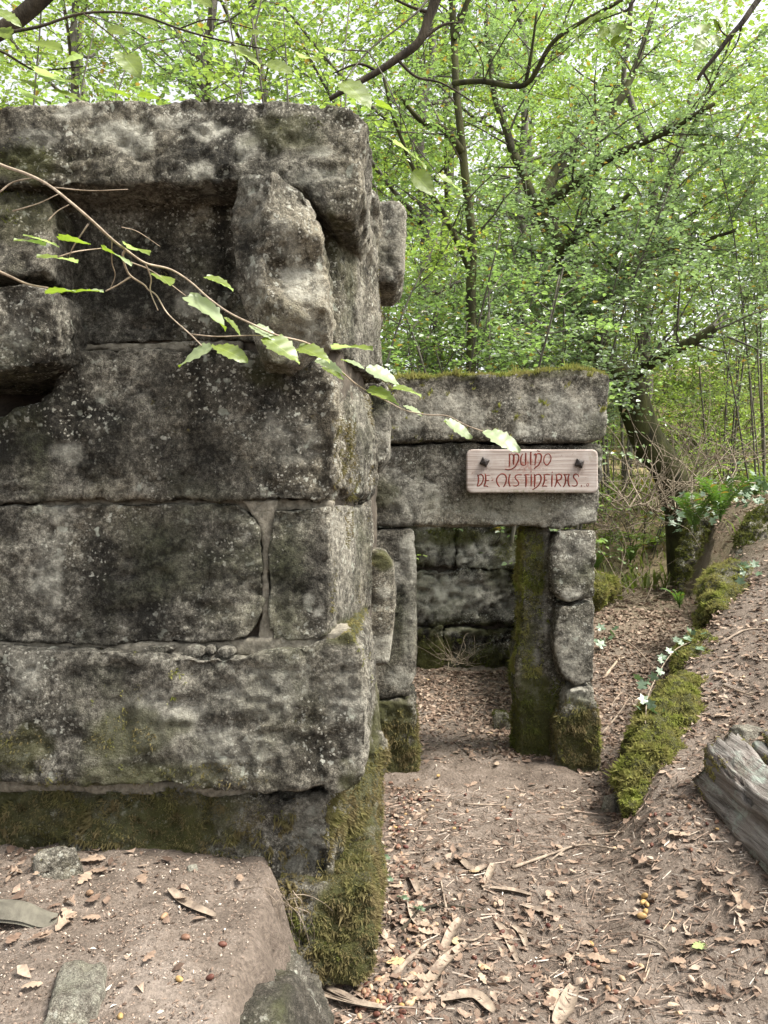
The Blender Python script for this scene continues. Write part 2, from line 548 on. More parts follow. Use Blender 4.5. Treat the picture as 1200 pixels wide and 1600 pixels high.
m, nt = new_mat('forest_earth')
g = NT(nt)
pos = g.n('ShaderNodeNewGeometry').outputs['Position']
big = g.noise(pos, 1.3, 5, 0.6, 0.4)
med = g.noise(pos, 9.0, 7, 0.65)
fine = g.noise(pos, 75.0, 5, 0.7)
grit = g.noise(pos, 240.0, 2, 0.7)
col = g.ramp(g.math('ADD', g.math('MULTIPLY', big, 0.5), g.math('MULTIPLY', med, 0.5)), [(0.36, (0.088, 0.069, 0.055)), (0.52, (0.168, 0.136, 0.111)), (0.66, (0.25, 0.210, 0.178))])
col = g.mix(0.85, col, g.ramp(fine, [(0.3, 0.5), (0.5, 1.0), (0.7, 1.5)]), 'MULTIPLY')
col = g.mix(g.ramp(grit, [(0.66, 0.0), (0.72, 0.6)]), col, (0.36, 0.31, 0.26))
sep = g.n('ShaderNodeSeparateXYZ', {'Vector': pos})
farf = g.n('ShaderNodeMapRange', {'Value': sep.outputs['Y'], 'From Min': 7.0, 'From Max': 15.0}).outputs[0]
wood = g.ramp(g.math('ADD', g.math('MULTIPLY', g.noise(pos, 0.5, 6, 0.7), 0.7), g.math('MULTIPLY', g.noise(pos, 6.0, 4, 0.7), 0.3)), [(0.36, (0.08, 0.10, 0.035)), (0.46, (0.20, 0.18, 0.085)), (0.55, (0.32, 0.245, 0.15)), (0.64, (0.15, 0.18, 0.06))])
col = g.mix(farf, col, wood)
h = g.math('ADD', g.math('MULTIPLY', med, 1.0), g.math('ADD', g.math('MULTIPLY', fine, 0.7), g.math('MULTIPLY', grit, 0.2)))
bmp = g.n('ShaderNodeBump', {'Height': h, 'Strength': 0.9, 'Distance': 0.02}).outputs[0]
g.out(g.principled(col, 0.95, bmp, 0.15))
M['earth'] = m
ground = MB().add(pp, gq).build('ground', m)
ground['kind'] = 'structure'

# ------------------------------------------------------------------ cut and weathered stones
def blob(p, blobs, D, jit=0.35, seed=1, lo=0.75, hi=1.15):
    """0..1 mask of irregular patches, given by photograph pixels at distance D, on world points p"""
    out = np.zeros(len(p))
    if not blobs:
        return out
    n = fbm(p, 14.0, 4, seed) * jit * 1.6 + fbm(p, 4.0, 2, seed + 5) * jit
    for (px, py, rx, ry, s) in blobs:
        c = P(px, py, D)
        r = np.sqrt(((p[:, 0] - c[0]) / (rx / F * D)) ** 2 + ((p[:, 2] - c[2]) / (ry / F * D)) ** 2)
        out = np.maximum(out, s * (1 - sstep(lo, hi, r + n)))
    return out


def remeshed(v, faces, voxel):
    me = bpy.data.meshes.new('tmp')
    me.from_pydata([tuple(x) for x in v], [], faces)
    o = bpy.data.objects.new('tmp', me)
    COL.objects.link(o)
    md = o.modifiers.new('r', 'REMESH')
    md.mode = 'VOXEL'
    md.voxel_size = voxel
    dg = bpy.context.evaluated_depsgraph_get()
    m2 = bpy.data.meshes.new_from_object(o.evaluated_get(dg))
    bpy.data.objects.remove(o)
    bpy.data.meshes.remove(me)
    return m2


def relax(co, ed, it):
    n = len(co)
    deg = np.bincount(ed.ravel(), minlength=n).astype(float)[:, None]
    for _ in range(it):
        s = np.zeros_like(co)
        for k in range(3):
            s[:, k] = np.bincount(ed[:, 0], co[ed[:, 1], k], n) + np.bincount(ed[:, 1], co[ed[:, 0], k], n)
        co = co * 0.4 + 0.6 * s / deg
    return co


def finish_stone(name, me, parent, mat, seed, rough, it, tone, paint, D, side_on=False, ledge=0.0, warp=None):
    n = len(me.vertices)
    co = np.empty(n * 3, np.float32)
    me.vertices.foreach_get('co', co)
    co = co.reshape(-1, 3).astype(float)
    ed = np.empty(len(me.edges) * 2, np.int32)
    me.edges.foreach_get('vertices', ed)
    ed = ed.reshape(-1, 2)
    co = relax(co, ed, it)
    if warp is not None:
        co = warp(co)
    me.vertices.foreach_set('co', co.astype(np.float32).ravel())
    me.update()
    no = np.empty(n * 3, np.float32)
    me.vertices.foreach_get('normal', no)
    no = no.reshape(-1, 3).astype(float)
    q = co + seed * 3.7
    d = rough * (0.85 * fbm(q, 3.2, 3, seed) + 0.75 * fbm(q, 11, 4, seed + 1, 0.55))
    pit = fbm(q, 17.0, 3, seed + 2)
    d -= rough * 0.9 * sstep(0.16, 0.5, pit)
    rid = 1 - np.abs(fbm(q * np.array((1, 1, 1.9)), 5.0, 4, seed + 3)) * 4
    d -= rough * 0.8 * np.clip(rid, 0, 1) ** 2 * sstep(-0.15, 0.3, fbm(q, 1.6, 2, seed + 4))
    # broken arrises: edges (high curvature) lose a little stone here and there
    d += ledge * np.sin(fbm(q, 2.2, 3, seed + 6) * 14) * 0.5
    d += rough * 0.42 * fbm(q, 34, 2, seed + 8) * (1 if rough < .03 else .6)
    co = co + no * d[:, None]
    me.vertices.foreach_set('co', co.astype(np.float32).ravel())
    me.polygons.foreach_set('use_smooth', np.ones(len(me.polygons), dtype=bool))
    for key in ('lich', 'dark', 'mossy'):
        a = blob(co, paint.get(key), D, 0.4, seed + 11, *((0.2, 1.5) if key == 'dark' else (0.6, 1.2)))
        at = me.attributes.new(key, 'FLOAT', 'POINT')
        at.data.foreach_set('value', a.astype(np.float32))
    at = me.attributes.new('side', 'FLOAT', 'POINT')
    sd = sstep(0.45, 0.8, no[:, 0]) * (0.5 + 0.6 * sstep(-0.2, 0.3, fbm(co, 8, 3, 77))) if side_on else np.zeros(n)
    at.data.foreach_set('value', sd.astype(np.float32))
    me.update()
    me.materials.clear()
    o = link(name, me, mat, parent)
    o['tone'] = float(tone)
    return o


def block(name, poly, Df, thick, parent, seed, shear=0.0, voxel=0.012, rough=0.014, it=5, tone=0.0, paint=None, mat=None, side_on=False, tilt=0.0, ledge=0.0, back=1.0, warp=None):
    """a stone whose outline faces the camera side at distance Df and runs back by thick;
    shear pushes the far right edge sideways, tilt leans the face back with height"""
    w = np.array([P(x, y, Df) for x, y in poly])
    xm = w[:, 0].max()
    xr = max(xm - w[:, 0].min(), 1e-3)
    f = w.copy()
    zc = w[:, 2].mean()
    f[:, 1] += tilt * (w[:, 2] - zc)
    b = w.copy()
    c = w.mean(0)
    b = c + (b - c) * np.array((back, 1, back))
    b[:, 1] = Df + thick
    b[:, 0] += shear * ((w[:, 0] - w[:, 0].min()) / xr) ** 2
    n = len(w)
    v = np.concatenate([f, b])
    faces = [list(range(n)), list(range(2 * n - 1, n - 1, -1))]
    for i in range(n):
        k = (i + 1) % n
        faces.append([i, n + i, n + k, k])
    me = remeshed(v, faces, voxel)
    return finish_stone(name, me, parent, mat or M['stone'], seed, rough, it, tone, paint or {}, Df, side_on, ledge, warp)


def boulder(name, c, size, parent, seed, rot=0.0, voxel=0.02, rough=0.03, it=4, tone=0.0, mat=None, ends=0.75, paint=None, D=3.0, pitch=0.0):
    """a rounded stone: an uneven eight-cornered lump, relaxed and roughened"""
    r = np.random.default_rng(seed)
    v = np.array([(sx, sy, sz) for sx in (-1, 1) for sy in (-1, 1) for sz in (-1, 1)], float)
    v *= 1 - 0.35 * r.random((8, 3))
    v[v[:, 2] > 0, :2] *= ends
    v *= np.array(size) / 2
    rm = np.array(Matrix.Rotation(rot, 3, 'Z') @ Matrix.Rotation(pitch, 3, 'X'))
    v = v @ rm.T + np.array(c)
    faces = [[0, 1, 3, 2], [4, 6, 7, 5], [0, 4, 5, 1], [2, 3, 7, 6], [0, 2, 6, 4], [1, 5, 7, 3]]
    me = remeshed(v, faces, voxel)
    return finish_stone(name, me, parent, mat or M['stone'], seed, rough, it, tone, paint or {}, D)


def mesh_arrays(o):
    me = o.data
    me.calc_loop_triangles()
    co = np.empty(len(me.vertices) * 3, np.float32)
    me.vertices.foreach_get('co', co)
    t = np.empty(len(me.loop_triangles) * 3, np.int32)
    me.loop_triangles.foreach_get('vertices', t)
    return co.reshape(-1, 3).astype(float), t.reshape(-1, 3)


def moss(src, maskf, density, length, mat, parent, name='moss', width=0.27, seed=0, droop=0.25, per=3):
    """short moss shoots standing on the surface of one stone"""
    r = np.random.default_rng(seed + 100)
    co, t = mesh_arrays(src)
    a, b, c = co[t[:, 0]], co[t[:, 1]], co[t[:, 2]]
    cr = np.cross(b - a, c - a)
    area = np.linalg.norm(cr, axis=1) / 2
    nrm = cr / (2 * area[:, None] + 1e-12)
    cen = (a + b + c) / 3
    w = area * np.clip(maskf(cen, nrm), 0, 1) * (nrm[:, 1] < 0.45) * (cen[:, 2] > ground_z(cen[:, 0], cen[:, 1], False) - 0.03)
    tot = w.sum()
    length = length * 0.62
    k = int(tot * density * 0.47)
    if k < 5:
        return None
    idx = r.choice(len(t), k, p=w / tot)
    u, v = r.random(k), r.random(k)
    fl = u + v > 1
    u[fl], v[fl] = 1 - u[fl], 1 - v[fl]
    p = a[idx] + u[:, None] * (b - a)[idx] + v[:, None] * (c - a)[idx]
    n = nrm[idx]
    clump = (0.45 + 0.9 * np.clip(fbm(p, 30, 2, seed + 4) + 0.45, 0, 1)) * (0.55 + 1.1 * np.clip(fbm(p, 9, 2, seed + 7) + 0.4, 0, 1))
    mb = MB()
    for j in range(per):
        L = length * (0.5 + r.random(k)) * clump
        rd = r.normal(size=(k, 3))
        tip = p + n * (L * 0.8)[:, None] + rd * (L * 0.42)[:, None] + np.array((0, 0, -1.0)) * (L * droop)[:, None]
        sd = np.cross(n, r.normal(size=(k, 3)))
        sd /= np.linalg.norm(sd, axis=1)[:, None] + 1e-9
        off = r.normal(size=(k, 3)) * length * 0.25
        w2 = (L * width)[:, None]
        bs = p - n * 0.003 + off
        vv = np.stack([bs - sd * w2, bs + sd * w2, tip + off], 1).reshape(-1, 3)
        mb.add(vv, None, np.arange(3 * k).reshape(-1, 3))
    o = mb.build(name, mat, parent, smooth=False)
    o['kind'] = 'stuff'
    return o

# ------------------------------------------------------------------ the near wall of the ruin
near_paint = {
    'lich': [(180, 205, 60, 22, .9), (215, 222, 35, 20, .9), (125, 172, 40, 14, .7), (70, 215, 40, 16, .4), (325, 205, 24, 16, .9), (388, 225, 18, 22, .9), (316, 270, 17, 16, .9),
             (500, 240, 26, 12, .9), (500, 275, 50, 18, .55), (260, 185, 30, 14, .5), (210, 335, 22, 12, .4), (300, 470, 26, 26, .55), (318, 330, 10, 8, .7),
             (470, 440, 34, 30, .75), (450, 380, 22, 40, .35), (480, 520, 34, 22, .8), (395, 320, 20, 40, .35), (400, 440, 16, 40, .3), (482, 940, 10, 13, 1.0), (498, 955, 8, 8, 1.0), (385, 840, 9, 10, .9),
             (100, 820, 24, 40, .45), (75, 880, 30, 90, .45), (90, 900, 14, 60, .6), (240, 1130, 60, 40, .5), (360, 1180, 90, 40, .45), (430, 1080, 70, 40, .35), (40, 1060, 40, 50, .4), (100, 705, 26, 18, .4),
             (455, 690, 50, 40, .35), (530, 1080, 40, 60, .3), (476, 1310, 40, 70, .4), (25, 520, 24, 40, .3)],
    'dark': [(330, 240, 60, 60, 1), (420, 240, 40, 60, .8), (30, 230, 60, 50, .6), (250, 400, 120, 90, .7), (200, 460, 90, 60, .9), (345, 380, 20, 120, 1.0), (50, 640, 110, 120, 1.0), (330, 610, 70, 60, .6), (330, 700, 60, 50, .7),
             (160, 920, 40, 100, .9), (230, 900, 60, 90, .7), (330, 900, 70, 80, .4), (180, 830, 40, 40, .5), (460, 900, 30, 80, .6), (160, 1060, 60, 30, .8), (110, 1130, 60, 30, .6), (530, 1140, 40, 50, .6), (60, 500, 60, 60, .6),
             (400, 620, 40, 50, .6), (385, 400, 18, 40, .6)],
    'mossy': [(450, 205, 60, 34, .6), (470, 190, 40, 20, .6), (40, 260, 60, 30, .7), (20, 330, 60, 50, .35), (520, 370, 14, 50, .5), (420, 580, 40, 30, .5), (200, 1150, 70, 34, .65), (30, 1170, 60, 40, .7),
              (250, 1210, 120, 22, .6), (-20, 1290, 240, 60, .9), (230, 1290, 170, 60, 1), (560, 1300, 40, 120, .9), (540, 1440, 70, 90, 1), (540, 995, 30, 14, .8), (545, 400, 12, 60, .4), (490, 220, 26, 30, .3)],
}
BIG = thing('stone_wall', 'tall near wall of huge dark granite blocks with a mossy foot', 'wall', (-1.0, 2.85, 0.0))
near_blocks = [
    # outline, distance, thickness, shear, roughness, tone, relax, tilt
    ('top_slab', [(-160, 163), (40, 158), (150, 152), (300, 149), (440, 151), (545, 162), (573, 188), (562, 250), (566, 300), (548, 343), (515, 340), (490, 318), (468, 296), (380, 284), (300, 288), (110, 291), (-160, 292)], 2.72, 0.95, 0.05, .017, .02, 2, .10),
    ('stone', [(-160, 297), (200, 297), (372, 292), (522, 300), (532, 420), (528, 548), (370, 533), (120, 538), (-160, 540)], 2.90, 0.75, 0.17, .020, -.02, 1, 0),
    ('stone', [(-160, 246), (5, 244), (58, 275), (82, 330), (88, 390), (80, 436), (-160, 441)], 2.72, 0.4, 0, .018, -.01, 1, .30),
    ('stone', [(-160, 452), (50, 444), (84, 452), (90, 500), (90, 545), (84, 562), (40, 574), (-160, 584)], 2.66, 0.6, 0, .016, .0, 0, -.12),
    ('stone', [(-160, 652), (10, 648), (56, 636), (84, 610), (98, 575), (112, 548), (200, 541), (372, 546), (515, 570), (527, 650), (524, 765), (500, 786), (420, 782), (200, 778), (-160, 789)], 2.85, 0.8, 0.15, .020, .0, 1, 0),
    ('stone', [(-160, 797), (150, 788), (372, 786), (402, 812), (412, 870), (411, 955), (396, 990), (365, 1003), (150, 1007), (-160, 1002)], 2.86, 0.5, 0, .016, -.02, 1, 0),
    ('stone', [(428, 797), (516, 789), (517, 900), (514, 998), (470, 1006), (421, 1003), (416, 950), (420, 850)], 2.86, 0.8, 0.15, .014, .02, 1, 0),
    ('stone', [(-160, 1013), (150, 1015), (230, 1026), (370, 1028), (430, 1018), (520, 1002), (546, 988), (566, 1015), (572, 1100), (574, 1195), (562, 1230), (522, 1246), (506, 1232), (400, 1241), (250, 1229), (-160, 1221)], 2.78, 0.85, 0.02, .016, .02, 1, 0),
    ('stone', [(-160, 1229), (250, 1237), (400, 1247), (512, 1240), (520, 1300), (512, 1400), (500, 1540), (-160, 1540)], 2.86, 0.8, 0.21, .034, .0, 1, 0),
]
near_objs = []
for k, (nm, poly, Df, th, sh, ro, tn, it, ti) in enumerate(near_blocks):
    vx = 0.0130 if k not in (2, 3) else 0.013
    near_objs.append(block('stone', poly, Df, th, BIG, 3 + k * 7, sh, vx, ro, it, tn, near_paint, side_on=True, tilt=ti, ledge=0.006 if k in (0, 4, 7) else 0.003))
near_objs[0]['label'] = 'massive capstone with pale lichen blotches along the wall top'

# the leaning corner stone that stands proud of the wall, two rough faces meeting in a ridge
def ridge_warp(co):
    px = 600 + F * co[:, 0] / 2.62
    py = 800 - F * (co[:, 2] - CAM_Z) / 2.62
    rx = np.interp(py, [270, 400, 500, 570], [432, 414, 426, 424])
    lx = np.interp(py, [270, 330, 450, 570], [372, 364, 370, 404])
    rr = np.interp(py, [270, 350, 480, 570], [436, 506, 526, 450])
    w = np.where(px < rx, (px - lx) / np.maximum(rx - lx, 5), (rr - px) / np.maximum(rr - rx, 5))
    front = 1 - sstep(2.64, 2.9, co[:, 1])
    co = co.copy()
    co[:, 1] -= (0.065 * np.clip(w, 0, 1) + 0.03 * np.sin(py * .055) * (px > rx)) * front
    return co


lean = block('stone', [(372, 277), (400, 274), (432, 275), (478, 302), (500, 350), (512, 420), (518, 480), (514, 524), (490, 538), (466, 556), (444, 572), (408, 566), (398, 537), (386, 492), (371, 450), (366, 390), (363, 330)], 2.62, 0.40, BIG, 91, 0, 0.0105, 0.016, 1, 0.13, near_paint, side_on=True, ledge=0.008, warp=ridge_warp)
lean['label'] = 'pale leaning corner stone under the capstone'

# rubble core and mortar between the blocks
core_poly = [(-160, 180), (540, 180), (540, 310), (540, 560), (530, 780), (512, 1000), (512, 1010), (512, 1220), (500, 1240), (490, 1520), (-160, 1520), (-160, 662), (40, 655), (110, 620), (118, 545), (60, 535), (-160, 535)]
core = block('rubble_core', [(x if x < 0 else x - 12, y) for x, y in core_poly], 2.93, 0.62, BIG, 55, 0.10, 0.045, 0.012, 1, -.05, mat=M['core'])


block('rubble_core', [(-170, 500), (150, 500), (150, 740), (-170, 740)], 3.2, 0.3, BIG, 56, 0, 0.03, 0.02, 1, -.05, mat=M['hollow'])  # back of the recess, its shade put into the dark colour


def mortar(poly, Df, th, seed):
    return block('mortar', poly, Df, th, BIG, seed, 0, 0.012, 0.010, 1, 0, mat=M['mortar'])


mortar([(-160, 998), (150, 1002), (300, 1004), (420, 996), (520, 985), (552, 985), (540, 1010), (420, 1024), (300, 1034), (150, 1026), (-160, 1020)], 2.875, 0.2, 61)
mortar([(378, 782), (436, 780), (430, 808), (421, 880), (424, 960), (434, 1010), (402, 1010), (407, 960), (407, 860), (402, 815)], 2.878, 0.15, 62)
mortar([(-160, 774), (200, 774), (420, 776), (525, 780), (520, 802), (420, 800), (200, 792), (-160, 800)], 2.90, 0.12, 63)
mortar([(-160, 532), (200, 532), (380, 532), (380, 550), (200, 549), (-160, 552)], 2.91, 0.1, 64)
mortar([(-160, 1212), (200, 1216), (420, 1230), (420, 1252), (200, 1242), (-160, 1234)], 2.87, 0.1, 65)
mortar([(-160, 284), (200, 284), (390, 280), (390, 300), (-160, 303)], 2.89, 0.1, 66)
for k, (x, y, w, h) in enumerate([(247, 1015, 24, 7), (303, 1019, 19, 10), (351, 1020, 17, 9), (327, 1017, 9, 8), (60, 535, 10, 6), (300, 537, 12, 5), (465, 306, 9, 7)]):
    a = np.linspace(0, 2 * math.pi, 9)[:-1]
    rr = np.random.default_rng(k)
    poly = [(x + w * math.cos(t) * (0.8 + .4 * rr.random()), y + h * math.sin(t) * (0.8 + .4 * rr.random())) for t in a]
    block('chock_stone', poly, 2.825 if k < 4 else 2.86, 0.15, BIG, 70 + k, 0, 0.006, 0.004, 2, -.02 if k < 4 else .1)

# corbels and stones of the side wall that runs back to the doorway
side_paint = {'lich': [(600, 670, 14, 40, .4), (610, 380, 20, 50, .3), (600, 1010, 20, 30, .7), (600, 925, 12, 10, .8)], 'dark': [(600, 640, 30, 40, .6), (570, 330, 20, 40, .6), (600, 380, 20, 60, .5)], 'mossy': [(598, 875, 20, 14, .9), (570, 400, 12, 50, .4), (590, 1150, 40, 80, .9)]}
SIDE = thing('stone_wall', 'side wall of jutting stones running back to the doorway', 'wall', (-0.5, 4.3, 0.0))
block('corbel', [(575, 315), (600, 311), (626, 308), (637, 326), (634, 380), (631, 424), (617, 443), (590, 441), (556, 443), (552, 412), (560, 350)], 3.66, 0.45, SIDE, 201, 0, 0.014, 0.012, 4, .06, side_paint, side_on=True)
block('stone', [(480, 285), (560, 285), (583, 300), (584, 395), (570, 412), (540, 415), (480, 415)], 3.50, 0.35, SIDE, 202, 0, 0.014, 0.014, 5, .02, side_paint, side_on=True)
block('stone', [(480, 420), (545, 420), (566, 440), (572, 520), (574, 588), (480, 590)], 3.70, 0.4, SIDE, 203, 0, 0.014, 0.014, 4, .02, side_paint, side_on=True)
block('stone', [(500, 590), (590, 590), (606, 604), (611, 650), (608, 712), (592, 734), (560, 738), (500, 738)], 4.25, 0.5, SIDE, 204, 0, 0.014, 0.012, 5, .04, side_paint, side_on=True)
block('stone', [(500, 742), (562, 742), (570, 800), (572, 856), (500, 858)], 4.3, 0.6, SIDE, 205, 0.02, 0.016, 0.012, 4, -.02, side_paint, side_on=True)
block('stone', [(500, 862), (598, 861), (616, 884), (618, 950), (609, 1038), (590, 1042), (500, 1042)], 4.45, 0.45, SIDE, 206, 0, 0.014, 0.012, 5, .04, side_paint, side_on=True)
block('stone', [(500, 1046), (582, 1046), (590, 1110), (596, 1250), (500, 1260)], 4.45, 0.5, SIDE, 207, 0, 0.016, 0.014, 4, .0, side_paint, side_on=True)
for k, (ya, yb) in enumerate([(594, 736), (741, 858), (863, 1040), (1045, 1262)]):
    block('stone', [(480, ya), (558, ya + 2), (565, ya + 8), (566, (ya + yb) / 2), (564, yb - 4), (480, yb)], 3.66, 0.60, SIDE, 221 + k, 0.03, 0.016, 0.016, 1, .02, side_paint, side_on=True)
block('rubble_core', [(180, 470), (545, 470), (555, 600), (560, 800), (560, 1230), (180, 1300)], 3.62, 1.45, SIDE, 208, 0.08, 0.05, 0.012, 1, -.05, mat=M['core'])

# moss on the near wall
def mask_of(blobs, D, thr=0.25, nmin=None):
    def f(p, n):
        a = blob(p, blobs, D, 0.55, 31)
        return np.where(a > thr, a, 0)
    return f


fm = mask_of([(-20, 1290, 240, 52, .75), (250, 1288, 185, 60, 1), (300, 1340, 130, 40, .7), (408, 1320, 26, 60, .6), (435, 1280, 8, 10, .8), (465, 1330, 8, 8, .8)], 2.86)


def foot_mask(p, n):
    base = fm(p, n) * (n[:, 1] < 0.3)
    sidef = sstep(0.35, 0.7, n[:, 0]) * (p[:, 2] < 0.62) * sstep(-0.55, 0.1, fbm(p, 5, 3, 8))
    return np.maximum(base, sidef)


moss(near_objs[8], foot_mask, 42000, 0.017, M['moss_dark'], near_objs[8], seed=1, droop=0.5)
moss(near_objs[7], mask_of([(200, 1160, 60, 26, .5), (250, 1212, 150, 22, .6), (20, 1185, 70, 34, .6)], 2.78), 26000, 0.013, M['moss_dark'], near_objs[7], seed=2, droop=0.5)
moss(near_objs[7], lambda p, n: (n[:, 0] > 0.35) * sstep(0.05, 0.3, fbm(p, 4, 3, 12)) * (p[:, 1] < 3.3), 30000, 0.012, M['moss_bright'], near_objs[7], seed=3)
moss(near_objs[7], mask_of([(545, 992, 30, 12, .9)], 2.78), 30000, 0.010, M['moss_pale'], near_objs[7], seed=4)
moss(near_objs[2], mask_of([(20, 255, 90, 24, .9), (0, 300, 60, 30, .5)], 2.66), 26000, 0.012, M['moss_green'], near_objs[2], seed=5)
moss(near_objs[0], mask_of([(455, 195, 50, 24, .35), (430, 215, 50, 24, .3), (35, 240, 50, 30, .3)], 2.72), 15000, 0.008, M['moss_green'], near_objs[0], seed=6)
for k in (1, 4, 6):
    moss(near_objs[k], lambda p, n: (n[:, 0] > 0.45) * sstep(0.12, 0.34, fbm(p * np.array((1, 1, .6)), 6, 3, 14)) * 0.9, 24000, 0.010, M['moss_dark'], near_objs[k], seed=10 + k, droop=0.5)

# mossy foundation boulders under the corner
foot = block('foundation_stone', [(395, 1400), (450, 1400), (520, 1402), (575, 1390), (592, 1440), (590, 1500), (560, 1530), (480, 1535), (440, 1490), (420, 1440)], 2.74, 0.7, BIG, 301, 0.02, 0.014, 0.03, 9, 0.0, near_paint, tilt=0.35)
moss(foot, lambda p, n: sstep(-0.45, 0.05, fbm(p, 5, 3, 9) + 0.25 * n[:, 2]) * (p[:, 2] > 0.06), 45000, 0.018, M['moss_dark'], foot, seed=21, droop=0.5)
moss(foot, lambda p, n: sstep(0.0, 0.25, fbm(p, 6, 3, 19)) * (p[:, 2] > 0.1), 18000, 0.016, M['moss_green'], foot, seed=22, droop=0.4)

# ------------------------------------------------------------------ the doorway wall
door_paint = {
    'lich': [(700, 640, 80, 34, .4), (880, 640, 60, 36, .45), (660, 780, 40, 40, .6), (620, 760, 30, 50, .4), (780, 795, 90, 22, .6), (900, 800, 40, 22, .6), (820, 670, 20, 10, .8), (640, 660, 30, 20, .5), (640, 870, 14, 50, .7), (620, 900, 14, 20, .6),
             (900, 870, 30, 40, .4), (890, 930, 20, 12, .8), (900, 1000, 30, 40, .35), (900, 1090, 20, 16, .7), (630, 1060, 30, 20, .6), (640, 950, 10, 90, .4)],
    'dark': [(700, 600, 90, 16, .7), (930, 600, 40, 20, .7), (600, 800, 26, 30, .7), (625, 960, 24, 70, .8), (900, 860, 24, 30, .5), (800, 700, 140, 14, .6)],
    'mossy': [(680, 585, 80, 10, .7), (880, 582, 80, 8, .5), (620, 1130, 40, 40, .9), (620, 1190, 50, 50, 1), (910, 1170, 50, 70, 1), (790, 785, 120, 30, .35), (600, 770, 24, 30, .5), (905, 1130, 30, 20, .6)],
}
DOOR = thing('stone_doorway', 'low granite doorway with a heavy double lintel carrying the wooden sign', 'doorway', (0.6, 5.0, 0.0))
lint = block('lintel', [(540, 594), (620, 591), (700, 586), (800, 583), (868, 575), (940, 580), (953, 588), (950, 640), (948, 680), (932, 690), (830, 694), (735, 687), (640, 691), (540, 692)], 4.98, 0.5, DOOR, 401, 0, 0.017, 0.016, 4, .05, door_paint)
lint2 = block('lintel', [(540, 697), (640, 696), (735, 691), (830, 697), (944, 692), (941, 760), (936, 816), (900, 822), (865, 827), (830, 822), (700, 823), (540, 821)], 5.03, 0.45, DOOR, 402, 0, 0.017, 0.016, 3, .06, door_paint)
jl = block('jamb_stone', [(575, 826), (646, 825), (651, 900), (652, 1000), (650, 1050), (640, 1092), (575, 1094)], 5.02, 0.42, DOOR, 403, 0, 0.017, 0.010, 3, .0, door_paint)
jl2 = block('jamb_stone', [(575, 1096), (650, 1090), (653, 1150), (656, 1200), (664, 1235), (575, 1240)], 5.0, 0.45, DOOR, 404, 0, 0.017, 0.016, 5, .04, door_paint)
p1 = block('jamb_stone', [(872, 832), (905, 829), (933, 829), (931, 934), (905, 940), (885, 944), (864, 928), (860, 870)], 5.0, 0.32, DOOR, 405, 0, 0.017, 0.012, 2, .06, door_paint)
p2 = block('jamb_stone', [(874, 948), (905, 943), (930, 939), (928, 1064), (900, 1073), (878, 1056), (863, 1005)], 5.01, 0.32, DOOR, 406, 0, 0.017, 0.012, 2, .03, door_paint)
p3 = block('jamb_stone', [(890, 1078), (928, 1074), (937, 1130), (940, 1250), (868, 1245), (868, 1140)], 4.98, 0.38, DOOR, 407, 0, 0.017, 0.02, 6, .04, door_paint)
post = block('door_post', [(822, 820), (856, 820), (866, 900), (878, 1000), (886, 1080), (886, 1225), (806, 1225), (812, 1150), (806, 1060), (816, 980)], 5.14, 0.34, DOOR, 408, 0.05, 0.016, 0.022, 5, .0, {'mossy': [(835, 880, 18, 90, .5), (820, 1000, 12, 60, .6), (840, 1160, 50, 90, 1)], 'lich': [(850, 900, 8, 90, .4), (835, 1060, 8, 40, .5)], 'dark': [(872, 1000, 8, 120, .8)]})
post['label'] = 'upright post thick with green moss in the doorway'
moss(lint, lambda p, n: (n[:, 2] > 0.45) * 1.0 * (p[:, 1] < 5.35), 46000, 0.028, M['moss_bright'], lint, seed=41, droop=-0.1)
moss(lint, lambda p, n: (p[:, 2] > 2.555) * (n[:, 1] < -0.2) * sstep(-0.1, 0.2, fbm(p, 4, 3, 5)), 20000, 0.012, M['moss_green'], lint, seed=42)
moss(jl2, mask_of([(620, 1140, 34, 30, .8), (620, 1180, 60, 40, 1), (630, 1205, 60, 30, 1)], 5.0), 30000, 0.020, M['moss_dark'], jl2, seed=43, droop=0.5)
moss(p3, lambda p, n: sstep(0.50, 0.38, p[:, 2] + 0.12 * fbm(p, 6, 3, 5)) * 1.0 * (p[:, 2] > 0.07), 30000, 0.020, M['moss_dark'], p3, seed=44, droop=0.45)
moss(p3, lambda p, n: (n[:, 0] > 0.3) * sstep(-.2, .2, fbm(p, 5, 3, 6)), 26000, 0.018, M['moss_bright'], p3, seed=45)
moss(post, lambda p, n: np.maximum(sstep(0.62, 0.42, p[:, 2] + 0.25 * fbm(p, 5, 3, 5)) * (p[:, 2] > 0.05), sstep(0.05, 0.3, fbm(p * np.array((1, 1, .25)), 9, 3, 15)) * (n[:, 0] < 0.3)), 34000, 0.018, M['moss_green'], post, seed=46, droop=0.4)
moss(post, lambda p, n: sstep(-0.25, 0.15, fbm(p * np.array((1, 1, .3)), 7, 3, 35)) * (p[:, 2] > 0.6) * (p[:, 0] < 1.06), 80000, 0.018, M['moss_bright'], post, seed=47, droop=0.4)
moss(lint2, mask_of([(600, 760, 22, 30, .5), (860, 780, 60, 12, .4)], 5.0), 14000, 0.009, M['moss_dark'], lint2, seed=48)

